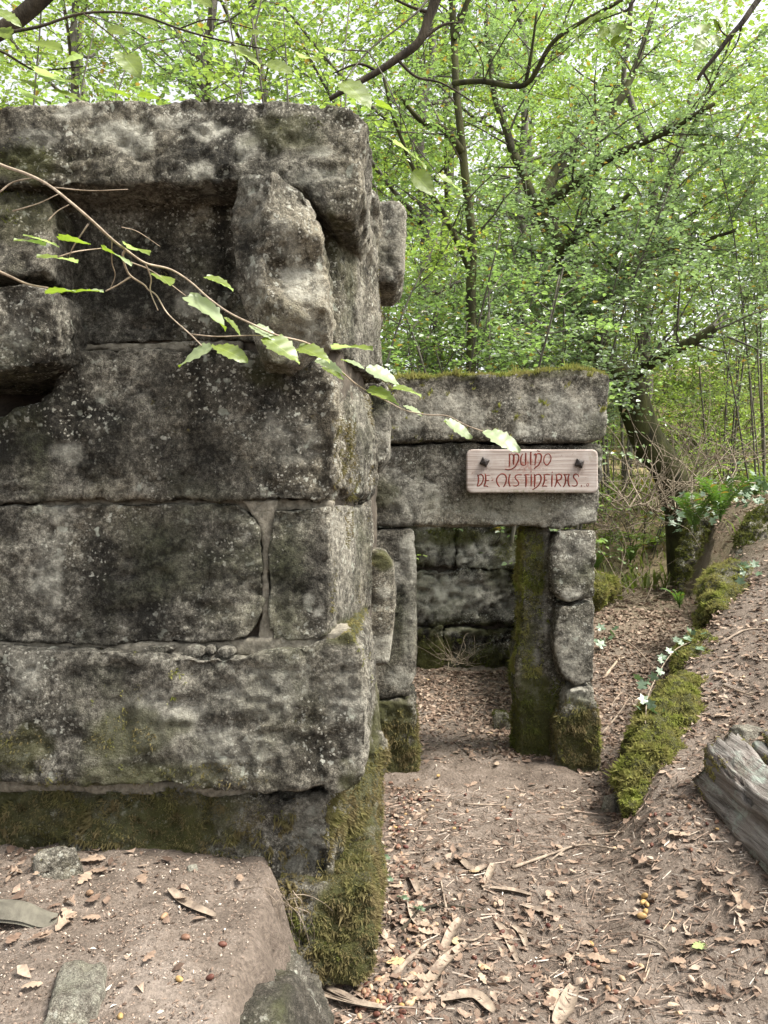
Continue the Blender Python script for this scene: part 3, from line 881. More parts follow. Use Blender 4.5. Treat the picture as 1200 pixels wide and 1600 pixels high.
# back wall of the mill room
BACK = thing('stone_wall', 'back wall of the mill room seen through the doorway', 'wall', (0.7, 7.75, 0.1))
back_paint = {'lich': [(750, 860, 60, 30, .7), (690, 930, 50, 40, .9), (740, 930, 60, 40, .8), (720, 985, 40, 10, .7), (670, 850, 20, 30, .6), (790, 950, 30, 20, .4)],
              'mossy': [(740, 770, 120, 40, .6), (640, 900, 40, 60, .5), (780, 900, 40, 30, .5), (760, 985, 60, 14, .8), (720, 838, 60, 18, .9), (790, 845, 30, 30, .7), (680, 1025, 40, 40, 1), (770, 1030, 60, 30, .8), (700, 980, 40, 12, .7)], 'dark': [(800, 900, 30, 80, .9), (700, 860, 60, 30, .6), (680, 1000, 60, 40, .9), (600, 900, 60, 160, .6)]}
bw = []
for k, (x0, x1, y0, y1) in enumerate([(560, 838, 745, 808), (560, 712, 809, 887), (714, 838, 809, 888), (560, 838, 889, 977), (560, 690, 979, 1075), (692, 838, 979, 1075)]):
    bw.append(block('stone', [(x0, y0), ((x0 + x1) / 2, y0 + 3), (x1, y0), (x1 + 2, (y0 + y1) / 2), (x1, y1), ((x0 + x1) / 2, y1 + 2), (x0, y1)], 7.72 + .02 * (k % 2), 0.45, BACK, 501 + k, 0, 0.025, 0.05, 3, -.10, back_paint))  # tone lowered to put the dim room light into the stone colour
block('rubble_core', [(555, 750), (835, 750), (835, 1070), (555, 1070)], 7.85, 0.3, BACK, 520, 0, 0.06, 0.01, 1, 0, mat=M['core'])
for k in (1, 2, 4, 5):
    moss(bw[k], mask_of([(720, 835, 50, 16, .8), (785, 845, 30, 30, .6), (680, 1028, 40, 36, 1), (770, 1035, 60, 24, .9)], 7.72), 12000, 0.022, M['moss_green'], bw[k], seed=60 + k)

# right side wall of the room, hidden from here by the jamb
RIGHT = thing('stone_wall', 'low inner side wall behind the mossy door post', 'wall', (1.6, 6.6, 0.1))
for k, (z0, z1, ya, yb) in enumerate([(0.0, 0.62, 5.62, 6.6), (0.0, 0.62, 6.62, 7.68), (0.64, 1.2, 5.62, 7.0), (0.64, 1.2, 7.02, 7.68)]):
    v = np.array([(x, y, z) for x in (1.41, 1.53) for y in (ya, yb) for z in (z0, z1)])
    me = remeshed(v, [[0, 1, 3, 2], [4, 6, 7, 5], [0, 4, 5, 1], [2, 3, 7, 6], [0, 2, 6, 4], [1, 5, 7, 3]], 0.03)
    finish_stone('stone', me, RIGHT, M['stone'], 540 + k, 0.02, 2, 0.0, {'mossy': [(900, 1000, 400, 60, .5)]}, 6.0)

# ------------------------------------------------------------------ wooden name board on the lintel
def sign():
    Ds = 4.955
    s = thing('wooden_sign', 'weathered wooden name board with red carved lettering bolted to the lintel', 'sign', tuple(P(832, 770, Ds)))
    m, nt = new_mat('weathered_board')
    g = NT(nt)
    pos = g.n('ShaderNodeNewGeometry').outputs['Position']
    gr = g.noise(g.vscale(pos, (3, 3, 90)), 1.0, 5, 0.6, 0.6)
    bl = g.noise(pos, 9, 5, 0.6)
    col = g.ramp(gr, [(0.28, (0.20, 0.16, 0.135)), (0.5, (0.37, 0.315, 0.28)), (0.72, (0.50, 0.45, 0.41))])
    col = g.mix(g.ramp(bl, [(0.5, 0.0), (0.75, 0.5)]), col, (0.54, 0.51, 0.48))
    col = g.mix(g.ramp(g.noise(pos, 38, 5, 0.75), [(0.60, 0.0), (0.70, 0.6)]), col, (0.16, 0.08, 0.055))
    for (px, py, sx, sz, cc, am) in ((822, 726, 5.5, 14, (0.20, 0.055, 0.035), .75), (825, 752, 3.2, 22, (0.22, 0.08, 0.05), .5), (757, 730, 22, 16, (0.10, 0.06, 0.045), .7), (905, 732, 22, 16, (0.10, 0.06, 0.045), .7), (832, 768, 2.2, 60, (0.16, 0.16, 0.09), .7), (925, 712, 30, 20, (0.20, 0.17, 0.10), .6)):
        c_ = P(px, py, Ds)
        dv = g.n('ShaderNodeVectorMath', {0: g.n('ShaderNodeVectorMath', {0: pos, 1: tuple(c_)}, operation='SUBTRACT').outputs[0], 1: (sx, 0, sz)}, operation='MULTIPLY').outputs[0]
        ln_ = g.n('ShaderNodeVectorMath', {0: dv}, operation='LENGTH').outputs['Value']
        k_ = g.math('MULTIPLY', g.ramp(ln_, [(0.3, 1.0), (1.0, 0.0)]), g.ramp(g.noise(pos, 45, 4, 0.7), [(0.42, 0.0), (0.62, am)]))
        col = g.mix(k_, col, cc)
    b = g.n('ShaderNodeBump', {'Height': gr, 'Strength': 0.5, 'Distance': 0.004}).outputs[0]
    g.out(g.principled(col, 0.85, b, 0.2))
    # board: rounded rectangle with softened edges
    x0, x1, y0, y1, r = 729, 934.5, 702, 770, 9
    out = []
    for cx, cy, a0 in ((x1 - r, y0 + r, -90), (x1 - r, y1 - r, 0), (x0 + r, y1 - r, 90), (x0 + r, y0 + r, 180)):
        for k in range(6):
            a = math.radians(a0 + k * 18)
            out.append((cx + r * math.cos(a), cy + r * math.sin(a)))
    n = len(out)
    c = np.array(((x0 + x1) / 2, (y0 + y1) / 2))
    rings = []
    for inset, dy in ((2.0, 0.0), (0.6, 0.003), (0, 0.008), (0, 0.045), (0.8, 0.052)):
        pts = []
        for (x, y) in out:
            d = c - np.array((x, y))
            d = d / np.abs(d).max() * 1.0
            p = P(x + np.sign(d[0]) * inset * min(1, abs(d[0]) * 1.4), y + np.sign(d[1]) * inset * min(1, abs(d[1]) * 3), Ds)
            p[1] += dy
            pts.append(p)
        rings.append(pts)
    v = np.array([p for rg in rings for p in rg])
    q = []
    for k in range(len(rings) - 1):
        for i in range(n):
            j = (i + 1) % n
            q.append((k * n + i, k * n + j, (k + 1) * n + j, (k + 1) * n + i))
    v = np.concatenate([v, [np.mean(rings[0], 0)], [np.mean(rings[-1], 0)]])
    t = [((i + 1) % n, i, n * 5) for i in range(n)] + [(n * 4 + i, n * 4 + (i + 1) % n, n * 5 + 1) for i in range(n)]
    MB().add(v, q, t).build('board', m, s, smooth=False)
    # carved letters: strokes traced in the photograph (two windows 12x enlarged)
    A = lambda l: [(740 + x / 12, 700 + y / 12) for x, y in l]
    B = lambda l: [(840 + x / 12, 700 + y / 12) for x, y in l]
    W = [
        ('letter_m', [(A([(668, 105), (676, 200), (672, 300), (668, 350)]), 2.0), (A([(676, 135), (705, 112), (735, 125)]), 1.3), (A([(740, 120), (756, 160), (752, 250), (748, 312)]), 2.4), (A([(752, 140), (790, 112), (830, 120), (848, 160), (840, 230), (800, 320), (740, 380), (660, 405), (590, 392)]), 1.7)]),
        ('letter_u', [(A([(925, 110), (895, 150), (885, 220), (890, 290), (915, 318), (972, 318)]), 1.9), (A([(980, 90), (976, 200), (972, 322)]), 2.2)]),
        ('letter_i', [(A([(1072, 75), (1070, 180), (1068, 320)]), 2.2), (A([(1072, 72), (1074, 92)]), 2.6)]),
        ('letter_n', [(A([(1130, 140), (1160, 110), (1172, 150), (1160, 230), (1152, 318)]), 2.2), (A([(1165, 130), (1210, 105), (1255, 115), (1272, 160), (1258, 240), (1215, 320), (1170, 355), (1130, 395)]), 1.9)]),
        ('tilde', [(A([(1180, 62), (1205, 48), (1225, 66), (1248, 52)]), 1.3)]),
        ('letter_o', [(B([(190, 112), (150, 130), (118, 200), (125, 275), (165, 318), (205, 300), (245, 230), (248, 160), (215, 115), (186, 112)]), 1.7)]),
        ('letter_d', [(A([(75, 495), (90, 560), (88, 640), (65, 718)]), 2.0), (A([(80, 525), (120, 500), (160, 505), (182, 545), (180, 600), (150, 665), (110, 705), (65, 716)]), 1.7)]),
        ('letter_e', [(A([(218, 485), (228, 560), (222, 640), (192, 722)]), 2.3), (A([(240, 515), (270, 510), (315, 512)]), 1.0), (A([(235, 605), (262, 608), (292, 600)]), 1.3), (A([(195, 718), (235, 710), (275, 728)]), 1.3)]),
        ('dot', [(A([(338, 602), (352, 604), (360, 602)]), 1.6)]),
        ('letter_c', [(A([(500, 495), (455, 535), (432, 590), (440, 650), (465, 700), (490, 728)]), 2.0)]),
        ('letter_a', [(A([(500, 490), (550, 485), (595, 510), (615, 570), (605, 640), (580, 700), (555, 730)]), 2.0), (A([(690, 490), (668, 545), (660, 620), (672, 690), (690, 722)]), 1.9), (A([(655, 505), (690, 500)]), 1.0)]),
        ('letter_s', [(A([(905, 505), (845, 500), (795, 515), (778, 548), (800, 590), (838, 632), (842, 680), (800, 712), (745, 708)]), 1.8)]),
        ('letter_t', [(A([(940, 512), (990, 500), (1050, 505)]), 1.5), (A([(975, 500), (986, 580), (984, 660), (978, 728)]), 2.4)]),
        ('letter_i', [(A([(1080, 490), (1082, 600), (1078, 722)]), 2.2), (A([(1070, 438), (1084, 442)]), 2.2)]),
        ('letter_n', [(A([(1140, 490), (1150, 560), (1146, 640), (1142, 740)]), 2.3), (A([(1150, 520), (1200, 495), (1240, 500), (1266, 545), (1262, 610), (1230, 680), (1180, 735), (1105, 782)]), 1.9)]),
        ('letter_e', [(B([(120, 490), (130, 560), (122, 640), (85, 722)]), 2.1), (B([(130, 500), (180, 492), (240, 505)]), 1.5), (B([(135, 600), (185, 603)]), 1.2), (B([(85, 720), (135, 710), (180, 718)]), 1.3)]),
        ('letter_i', [(B([(272, 495), (268, 600), (266, 728)]), 2.2), (B([(266, 455), (280, 458)]), 2.2)]),
        ('letter_r', [(B([(345, 490), (358, 570), (352, 650), (320, 735)]), 2.1), (B([(355, 505), (405, 488), (445, 510), (450, 555), (415, 595), (370, 612), (395, 660), (440, 722)]), 1.8)]),
        ('letter_a', [(B([(490, 488), (520, 540), (525, 610), (510, 680), (478, 732)]), 2.1), (B([(598, 488), (575, 545), (572, 620), (585, 690), (605, 722)]), 2.0), (B([(525, 602), (572, 600)]), 1.2), (B([(490, 492), (540, 498), (598, 490)]), 1.0)]),
        ('letter_s', [(B([(775, 545), (755, 500), (710, 490), (675, 520), (680, 560), (715, 600), (742, 650), (735, 695), (690, 715), (640, 700)]), 1.8)]),
        ('small_mark', [(B([(818, 690), (822, 705), (818, 728)]), 1.2)]),
        ('small_mark', [(B([(876, 715), (882, 722)]), 1.1)]),
        ('small_mark', [(B([(935, 665), (918, 690), (930, 715), (950, 705), (958, 675), (935, 665)]), 0.8)]),
    ]
    red = simple('letter_paint', (0.085, 0.016, 0.010), (0.19, 0.040, 0.026), 90, 0.8)
    for nm, strokes in W:
        mb = MB()
        for k, (pl, w) in enumerate(strokes):
            pts = smoothpath(np.array([P(x, y, Ds - 0.0002 - 0.0003 * k) for x, y in pl]), 4)
            tan = np.gradient(pts, axis=0)
            tan /= np.linalg.norm(tan, axis=1)[:, None] + 1e-9
            nr = np.cross(tan, np.array((0, 1.0, 0)))
            tt = np.linspace(0, 1, len(pts))
            wd = w * 0.62 / F * Ds * (0.55 + 0.45 * np.sin(np.pi * np.clip(tt * 0.9 + 0.05, 0, 1)))
            a, b = pts - nr * wd[:, None], pts + nr * wd[:, None]
            back = np.array((0, 0.004, 0))
            vv = np.concatenate([a, b, a + back, b + back])
            L = len(pts)
            i = np.arange(L - 1)
            qq = np.concatenate([np.stack([i, i + 1, L + i + 1, L + i], -1), np.stack([i, 2 * L + i, 2 * L + i + 1, i + 1], -1), np.stack([L + i, L + i + 1, 3 * L + i + 1, 3 * L + i], -1)])
            mb.add(vv, qq)
        mb.build(nm, red, s)
    # pyramid-headed iron bolts
    iron = simple('rusty_iron', (0.012, 0.010, 0.010), (0.05, 0.038, 0.032), 60, 0.6, spec=0.4)
    for (x, y, rot) in ((757, 722, 20), (905, 724, 28)):
        c = P(x, y, Ds)
        r = 8.5 / F * Ds
        vv = []
        for rr, dy in ((r, 0.0), (r, -0.012), (r * 0.55, -0.026)):
            for k in range(4):
                a = math.radians(rot + 90 * k)
                vv.append(c + np.array((rr * math.cos(a), dy, rr * math.sin(a))))
        vv.append(c + np.array((0, -0.030, 0)))
        qq = [(a + i, a + (i + 1) % 4, a + 4 + (i + 1) % 4, a + 4 + i) for a in (0, 4) for i in range(4)]
        tt = [(8 + i, 8 + (i + 1) % 4, 12) for i in range(4)]
        MB().add(vv, qq, tt).build('bolt', iron, s, smooth=False)


sign()

# ------------------------------------------------------------------ stones, log and bark on the ground
def mossy_ridge(name, label, path, radii, seed, mat, parent=None, dens=34000, length=0.026):
    """a long low stone half sunk in the bank, thick with moss"""
    pts = smoothpath(path, 5)
    rad = np.interp(np.linspace(0, 1, len(pts)), np.linspace(0, 1, len(radii)), radii)
    mb = MB()
    tube(mb, pts, rad, 10)
    v = np.concatenate(mb.v)
    base = pts.mean(0)
    f = [list(map(int, x)) for x in np.concatenate(mb.q)] + [list(map(int, x)) for x in np.concatenate(mb.t)]
    me = remeshed(v, f, 0.028)
    t = thing(name, label, 'stone', tuple(base))
    o = finish_stone('stone', me, t, M['stone'], seed, 0.075, 3, 0.0, {'mossy': [(1050, 1100, 400, 400, 1)]}, 5.0)
    moss(o, lambda p, n: sstep(-0.42, 0.0, fbm(p, 4.5, 3, seed) + 0.35 * n[:, 2]), dens, length, mat, o, seed=seed, droop=0.25)
    return t


def pt(px, py, D, dz=0.0):
    p = P(px, py, D)
    p[2] += dz
    return p


mossy_ridge('mossy_stone', 'long low stone under bright moss beside the leafy gully', [pt(978, 1268, 4.0, -.03), pt(1010, 1210, 4.35, -.05), pt(1045, 1130, 4.9, -.04), pt(1074, 1076, 5.4, -.06)], [.08, .15, .21, .18], 601, M['moss_bright'])
mossy_ridge('mossy_stone', 'rounded mossy stone between the ivy and the longer mossy ones', [pt(1082, 1052, 5.6, -.08), pt(1096, 1022, 5.95, -.05), pt(1106, 995, 6.3, -.08)], [.12, .19, .13], 606, M['moss_bright'], dens=24000)
mossy_ridge('mossy_stone', 'mossy stone edging the gully above the ivy leaves', [pt(1118, 960, 6.5, -.1), pt(1130, 930, 7.0, -.06), pt(1150, 905, 7.6, -.05), pt(1175, 897, 8.0, -.08)], [.18, .24, .24, .2], 602, M['moss_bright'], dens=22000)
mossy_ridge('mossy_stone', 'dark mossy boulder on the bank at the picture edge', [pt(1160, 890, 8.2), pt(1185, 850, 8.5), pt(1215, 830, 8.8), pt(1260, 840, 9)], [.1, .24, .32, .3], 603, M['moss_green'], dens=16000, length=0.035)
mossy_ridge('mossy_stone', 'dark mossy rock beneath the ferns', [pt(1062, 900, 9.4, -.2), pt(1080, 850, 9.8), pt(1100, 815, 10.2), pt(1140, 810, 10.6)], [.05, .13, .17, .10], 604, M['moss_green'], dens=14000, length=0.035)
mossy_ridge('mossy_stone', 'low mossy rock behind the door jamb by the stream bed', [pt(925, 925, 8.8, -.1), pt(940, 915, 9.2), pt(950, 920, 9.6, -.1)], [.14, .18, .14], 605, M['moss_bright'], dens=14000, length=0.035)


def rock_on(px, py, w, d, h, seed, label, mat=None, sink=0.35, rot=0.0, name='stone', voxel=0.012, rough=0.012, tone=0.05, cat='stone', pitch=0.0):
    p = hit(px, py)
    o = boulder(name, p + np.array((0, 0, h * (0.5 - sink))), (w, d, h), None, seed, rot, voxel, rough, 4, tone, mat or M['stone'], pitch=pitch)
    tag(o, label, cat, kind='thing')
    return o


rk = rock_on(92, 1368, 0.22, 0.14, 0.16, 611, 'small angular mossy stone at the foot of the near wall', rot=0.3, sink=0.3)
moss(rk, lambda p, n: sstep(0, 0.3, fbm(p, 9, 3, 4)), 16000, 0.008, M['moss_dark'], rk, seed=70)
rock_on(122, 1560, 0.17, 0.3, 0.08, 612, 'flat grey stone half buried in the bare bank', M['rock'], 0.4, 0.2)
rk = rock_on(783, 1140, 0.16, 0.14, 0.18, 613, 'small mossy stone standing inside the doorway', sink=0.15)
moss(rk, lambda p, n: np.clip(n[:, 2] + 0.7, 0, 1), 26000, 0.018, M['moss_green'], rk, seed=71)
rock_on(958, 1268, 0.13, 0.12, 0.16, 614, 'small bare stone at the near end of the long mossy stone', M['rock'], 0.3, 0.5)
rock_on(300, 1362, 0.05, 0.035, 0.025, 615, 'little white quartz pebble below the wall moss', M['rock'], 0.2, 0.4, 'pebble', 0.004, 0.002, 0.4, 'pebble')
rock_on(1165, 1150, 0.26, 0.2, 0.10, 616, 'grey stone set in the bank behind the weathered log', M['rock'], 0.4, 0.5)
# lichened rock slab that edges the left bank
_v = np.array([(-0.52, 1.5, .36), (-0.46, 2.1, .36), (-.38, 2.62, .25), (-0.04, 1.5, -.05), (-0.08, 2.1, .0), (-0.19, 2.66, .0), (-.75, 1.5, -.1), (-.7, 2.1, -.1), (-.62, 2.6, -.1), (-0.30, 1.5, .37), (-0.27, 2.1, .36), (-.28, 2.6, .20)])
_f = [[0, 1, 7, 6], [1, 2, 8, 7], [0, 9, 10, 1], [1, 10, 11, 2], [9, 3, 4, 10], [10, 4, 5, 11], [3, 6, 7, 4], [4, 7, 8, 5], [0, 6, 3, 9], [2, 11, 5, 8]]
sl = finish_stone('bank_rock', remeshed(_v, _f, 0.017), None, M['rock'], 621, 0.026, 5, -0.16, { 'mossy': [(390, 1590, 50, 30, .45), (450, 1500, 16, 40, .5)]}, 2.2, False, 0.01)
tag(sl, 'sloping lichened rock slab edging the bare bank', 'rock', kind='thing')


def log():
    a, b = hit(1108, 1190), np.array((1.62, 2.2, 0))
    b[2] = gz(b[0], b[1])
    t = thing('weathered_log', 'grey split old log with moss on its end lying on the bank', 'log', tuple(a))
    # a squared, rotten half trunk: cross-section polygon swept towards the camera side
    far_l, near_l = np.array((1.60, 3.95, 0.0)), np.array((1.60, 1.75, 0.0))
    r = np.random.default_rng(5)
    mbs = []
    for nm, x0, x1, hz, sd in (('log_half', -0.01, 0.235, 0.32, 3), ('log_half', 0.25, 0.52, 0.35, 4)):
        ys = np.linspace(0, 1, 60)
        nu = 34
        th = np.linspace(0, 2 * math.pi, nu, endpoint=False)
        V = []
        for s in ys:
            c = far_l * (1 - s) + near_l * s
            zb = gz(min(c[0] + 0.1, 3), c[1]) - 0.06
            for a_ in th:
                ca, sa = math.cos(a_), math.sin(a_)
                e = 0.55
                ux = 0.5 + 0.5 * math.copysign(abs(ca) ** e, ca)
                uz = 0.5 + 0.5 * math.copysign(abs(sa) ** e, sa)
                V.append((c[0] + x0 + (x1 - x0) * ux + (0.05 if sa > 0 else -0.02) * (1 - ux), c[1], zb + hz * uz * (1 - 0.18 * (1 - ux) ** 2)))
        V = np.array(V)
        ang = np.tile(th, len(ys))
        yy = np.repeat(ys, nu)
        cen = V.reshape(len(ys), nu, 3).mean(1).repeat(nu, 0)
        rad = V - cen
        rad[:, 1] = 0
        rad /= np.linalg.norm(rad, axis=1)[:, None] + 1e-9
        # long cracks along the grain
        q = np.stack([np.cos(ang) * 3.2, yy * 1.6, np.sin(ang) * 3.2], -1)
        cr = fbm(q, 2.6, 4, sd)
        V = V + rad * (0.035 * cr - 0.05 * np.clip(1 - np.abs(fbm(q * np.array((1, .45, 1)), 4.2, 2, sd + 9)) * 7, 0, 1))[:, None]
        V[:nu] += np.stack([0 * ang[:nu], 0.05 * fbm(q[:nu], 3, 2, sd + 2), 0 * ang[:nu]], -1)
        i = np.arange(len(ys) - 1)[:, None] * nu
        j = np.arange(nu)[None]
        qd = np.stack([i + j, i + nu + j, i + nu + (j + 1) % nu, i + (j + 1) % nu], -1).reshape(-1, 4)
        jj = np.arange(nu)
        V2 = np.concatenate([V, V[:nu].mean(0)[None] + np.array([[0, -0.02, 0]]), V[-nu:].mean(0)[None]])
        tr = np.concatenate([np.stack([jj, (jj + 1) % nu, np.full(nu, len(V))], -1), np.stack([len(V) - nu + (jj + 1) % nu, len(V) - nu + jj, np.full(nu, len(V) + 1)], -1)])
        o = MB().add(V2, qd, tr).build(nm, M['oldwood'], t)
        mbs.append(o)
    for o in mbs:
        moss(o, lambda p, n: (p[:, 1] > 3.76 + 0.12 * fbm(p, 6, 2, 3)) * (n[:, 2] > -0.3) * 1.0, 26000, 0.022, M['moss_pale'], o, seed=80, droop=0.1)


m, nt = new_mat('weathered_wood')
g = NT(nt)
pos = g.n('ShaderNodeNewGeometry').outputs['Position']
gr = g.noise(g.vscale(pos, (34, 2.2, 34)), 1.0, 6, 0.65, 0.5)
col = g.ramp(gr, [(0.28, (0.035, 0.03, 0.026)), (0.5, (0.17, 0.155, 0.14)), (0.72, (0.36, 0.34, 0.315))])
col = g.mix(g.ramp(g.noise(pos, 7, 5, 0.7), [(0.52, 0.0), (0.66, 0.7)]), col, (0.30, 0.36, 0.31))
col = g.mix(g.ramp(g.noise(pos, 3, 3, 0.6), [(0.5, 0.0), (0.7, 0.6)]), col, (0.16, 0.12, 0.10))
b = g.n('ShaderNodeBump', {'Height': gr, 'Strength': 1.0, 'Distance': 0.025}).outputs[0]
g.out(g.principled(col, 0.9, b, 0.2))
M['oldwood'] = m
log()


def strip(path, width, mat, curl=0.3, thick=0.004):
    """a strip of bark or a dead blade of wood"""
    pts = smoothpath(path, 5)
    tan = np.gradient(pts, axis=0)
    tan /= np.linalg.norm(tan, axis=1)[:, None] + 1e-9
    nr = np.cross(tan, np.array((0, 0, 1.0)))
    nr /= np.linalg.norm(nr, axis=1)[:, None] + 1e-9
    n = len(pts)
    s = np.linspace(0, 1, n)
    w = width * (0.35 + 0.65 * np.sin(np.pi * np.clip(s * 0.94 + 0.03, 0, 1)) ** 0.5)
    cols = []
    for u in (-1, -0.5, 0, 0.5, 1):
        cols.append(pts + nr * (w * u * 0.5)[:, None] + np.array((0, 0, 1)) * ((u * u - 0.3) * curl * w)[:, None])
    V = np.concatenate(cols + [c + np.array((0, 0, -thick)) for c in cols])
    q = []
    for k in range(4):
        i = np.arange(n - 1)
        q.append(np.stack([k * n + i, k * n + i + 1, (k + 1) * n + i + 1, (k + 1) * n + i], -1))
        q.append(np.stack([(k + 5) * n + i, (k + 6) * n + i, (k + 6) * n + i + 1, (k + 5) * n + i + 1], -1))
    return MB().add(V, np.concatenate(q))


# curled slab of old bark at the left edge
e = hit(10, 1452)
bk = strip([e + (-.30, .00, .01), e + (-.18, .02, .035), e + (-.06, .03, .06), e + (.03, .04, .05), e + (.09, .05, .02), e + (.13, .06, .008)], 0.10, None, -0.3, 0.010).build('bark_slab', M['bark_grey'])
tag(bk, 'arched grey slab of old bark lying by the small mossy stone', 'bark', kind='thing')

# ------------------------------------------------------------------ fallen leaves, acorns, sticks
def oak_template(n=13, lobes=4.0, depth=0.42, ratio=0.55, seed=0):
    r = np.random.default_rng(seed)
    t = np.linspace(0, 1, n)
    w = np.sin(np.pi * np.clip(t * 0.93 + 0.04, 0, 1)) ** 0.7 * (0.55 + 0.5 * t) * (1 - depth * (0.5 + 0.5 * np.cos(2 * np.pi * lobes * t + 0.4)) * (t > 0.08))
    w = w * (1 + 0.15 * (r.random(n) - 0.5))
    w[0], w[-1] = 0.03, 0.05
    w *= ratio * 0.62
    v = []
    for k in range(n):
        v += [(t[k] - 0.5, -w[k], -w[k]), (t[k] - 0.5, 0, 0), (t[k] - 0.5, w[k] * (0.9 + 0.2 * r.random()), w[k])]
    v = np.array(v)
    uv = v[:, 1].copy()
    q = []
    for k in range(n - 1):
        a = k * 3
        q += [(a, a + 1, a + 4, a + 3), (a + 1, a + 2, a + 5, a + 4)]
    return v[:, :2], np.array(q)


def frames(yaw, pitch, roll):
    cy, sy, cp, sp, cr, sr = np.cos(yaw), np.sin(yaw), np.cos(pitch), np.sin(pitch), np.cos(roll), np.sin(roll)
    R = np.empty((len(yaw), 3, 3))
    R[:, 0] = np.stack([cy * cp, cy * sp * sr - sy * cr, cy * sp * cr + sy * sr], -1)
    R[:, 1] = np.stack([sy * cp, sy * sp * sr + cy * cr, sy * sp * cr - cy * sr], -1)
    R[:, 2] = np.stack([-sp, cp * sr, cp * cr], -1)
    return R


def scatter_leaves(x, y, size, name, label, lift=0.009, tilt=0.30, seed=0, n=4, mat=None):
    r = np.random.default_rng(seed)
    k = len(x)
    tv, tq = oak_template(n, 2.4, 0.36, 0.62, seed)
    c1, c2 = r.normal(0, 1.6, k), r.normal(0, 0.5, k)
    L = size * (0.35 + 1.1 * r.random(k) ** 1.5)
    P0 = np.stack([np.broadcast_to(tv[:, 0], (k, len(tv))), np.broadcast_to(tv[:, 1], (k, len(tv))), c1[:, None] * tv[None, :, 1] ** 2 + c2[:, None] * tv[None, :, 0] ** 2], -1) * L[:, None, None]
    R = frames(r.random(k) * 6.283, r.normal(0, tilt, k), r.normal(0, tilt, k))
    W = np.einsum('kij,kvj->kvi', R, P0)
    z = ground_z(x, y) + lift * (0.4 + 1.6 * r.random(k))
    W = W + np.stack([x, y, z], -1)[:, None]
    Q = (tq[None] + (np.arange(k) * len(tv))[:, None, None]).reshape(-1, 4)
    o = MB().add(W.reshape(-1, 3), Q).build(name, mat or M['litter'], smooth=True)
    o['label'] = label
    o['category'] = 'leaf litter'
    o['kind'] = 'stuff'
    return o


def litter_density(x, y):
    lx = np.interp(y, LINE_Y, LINE_X)
    nz = fbm(np.stack([x, y, 0 * x], -1), 1.6, 3, 44)
    inside = (x > -0.12) * (x < 1.5) * (y > 5.05) * (y < 7.75)
    d = np.zeros_like(x)
    worn = np.exp(-(((x - 0.45) / 0.28) ** 2)) * (1 - sstep(5.4, 6.4, y))
    d = np.where(inside, 1.0 - 0.75 * worn, d)
    gully = (x > 1.25) * (x < lx + 0.05) * (y > 4.0) * (y < 11)
    d = np.where(gully, 1.1, d)
    bank = (x >= lx + 0.05) * (y > 4.2) * (y < 11)
    d = np.where(bank, 0.60 + 0.6 * nz, d)
    path = (x > -0.3) * (x < lx) * (y > 1.8) * (y < 4.75) * (~gully)
    left = np.exp(-(((x - (0.04)) / 0.26) ** 2))
    dp = 0.75 * left + 0.30 * (1 - sstep(3.3, 4.1, y)) * (1 - sstep(.6, .95, x)) + 0.16
    wornp = np.exp(-(((x - 0.52) / 0.28) ** 2 + ((y - 4.35) / 0.5) ** 2))
    d = np.where(path, dp * (1 - 0.85 * wornp) + 0.12 * nz, d)
    rb = (x >= lx) * (y <= 4.2)
    d = np.where(rb, 0.24 + 0.35 * nz, d)
    bk = (x < -0.45) * (y < 2.85)
    d = np.where(bk, 0.035 + 0.30 * sstep(2.55, 2.8, y) * sstep(-0.6, -1.1, x) + 0.25 * sstep(-1.0, -1.35, x) * sstep(2.1, 2.4, y), d)
    d = np.where((y >= 11), 0.75, d)
    return np.clip(d, 0, 1.2)


def sample_ground(n, x0, x1, y0, y1, seed, f=litter_density):
    r = np.random.default_rng(seed)
    x, y = x0 + (x1 - x0) * r.random(n), y0 + (y1 - y0) * r.random(n)
    k = r.random(n) < f(x, y)
    x, y = x[k], y[k]
    px = 600 + F * x / y
    k = (px > -80) & (px < 1290)
    return x[k], y[k]


x1_, y1_ = sample_ground(46000, -2.0, 4.2, 1.7, 8.0, 11)
x2_, y2_ = sample_ground(24000, 1.2, 8.0, 8.0, 18.0, 12)
x3_, y3_ = sample_ground(16000, -.1, 3.6, 4.9, 9.0, 13, lambda x, y: (litter_density(x, y) > .8) * .8)
x1_, y1_ = np.concatenate([x1_, x3_]), np.concatenate([y1_, y3_])
scatter_leaves(x1_, y1_, 0.042, 'leaf_litter', 'dry brown oak leaves carpeting the gully, the mill floor and the path', seed=3)
scatter_leaves(x2_, y2_, 0.07, 'leaf_litter', 'dry brown leaves over the ground beyond the stream bed', seed=4, n=3)

# crumbs of bark, grit and broken stalks trodden into the earth
r = np.random.default_rng(15)
n = 42000
x = -2.0 + 5.0 * r.random(n)
y = 1.7 + 4.3 * r.random(n) ** 1.3
px = 600 + F * x / y
ok = (px > -60) & (px < 1260) & (np.abs(x + 0.33) > 0.12)
x, y = x[ok], y[ok]
n = len(x)
L = 0.005 + 0.022 * r.random(n) ** 3
tv = np.array([(-1, -.3, 0), (0.2, -.42, .12), (1, 0, 0), (0.1, .4, .15), (-.1, 0, .4)]) * 0.5
W = np.einsum('kij,vj->kvi', frames(r.random(n) * 6.283, r.normal(0, .3, n), r.normal(0, .5, n)), tv) * L[:, None, None]
W = W + np.stack([x, y, ground_z(x, y) + 0.004], -1)[:, None]
T = np.array([(0, 1, 4), (1, 2, 4), (2, 3, 4), (3, 0, 4)])
o = MB().add(W.reshape(-1, 3), None, (T[None] + (np.arange(n) * 5)[:, None, None]).reshape(-1, 3)).build('debris', M['debris'], smooth=False)
o['kind'] = 'stuff'
o['label'] = 'bark crumbs and grit trodden into the earth'
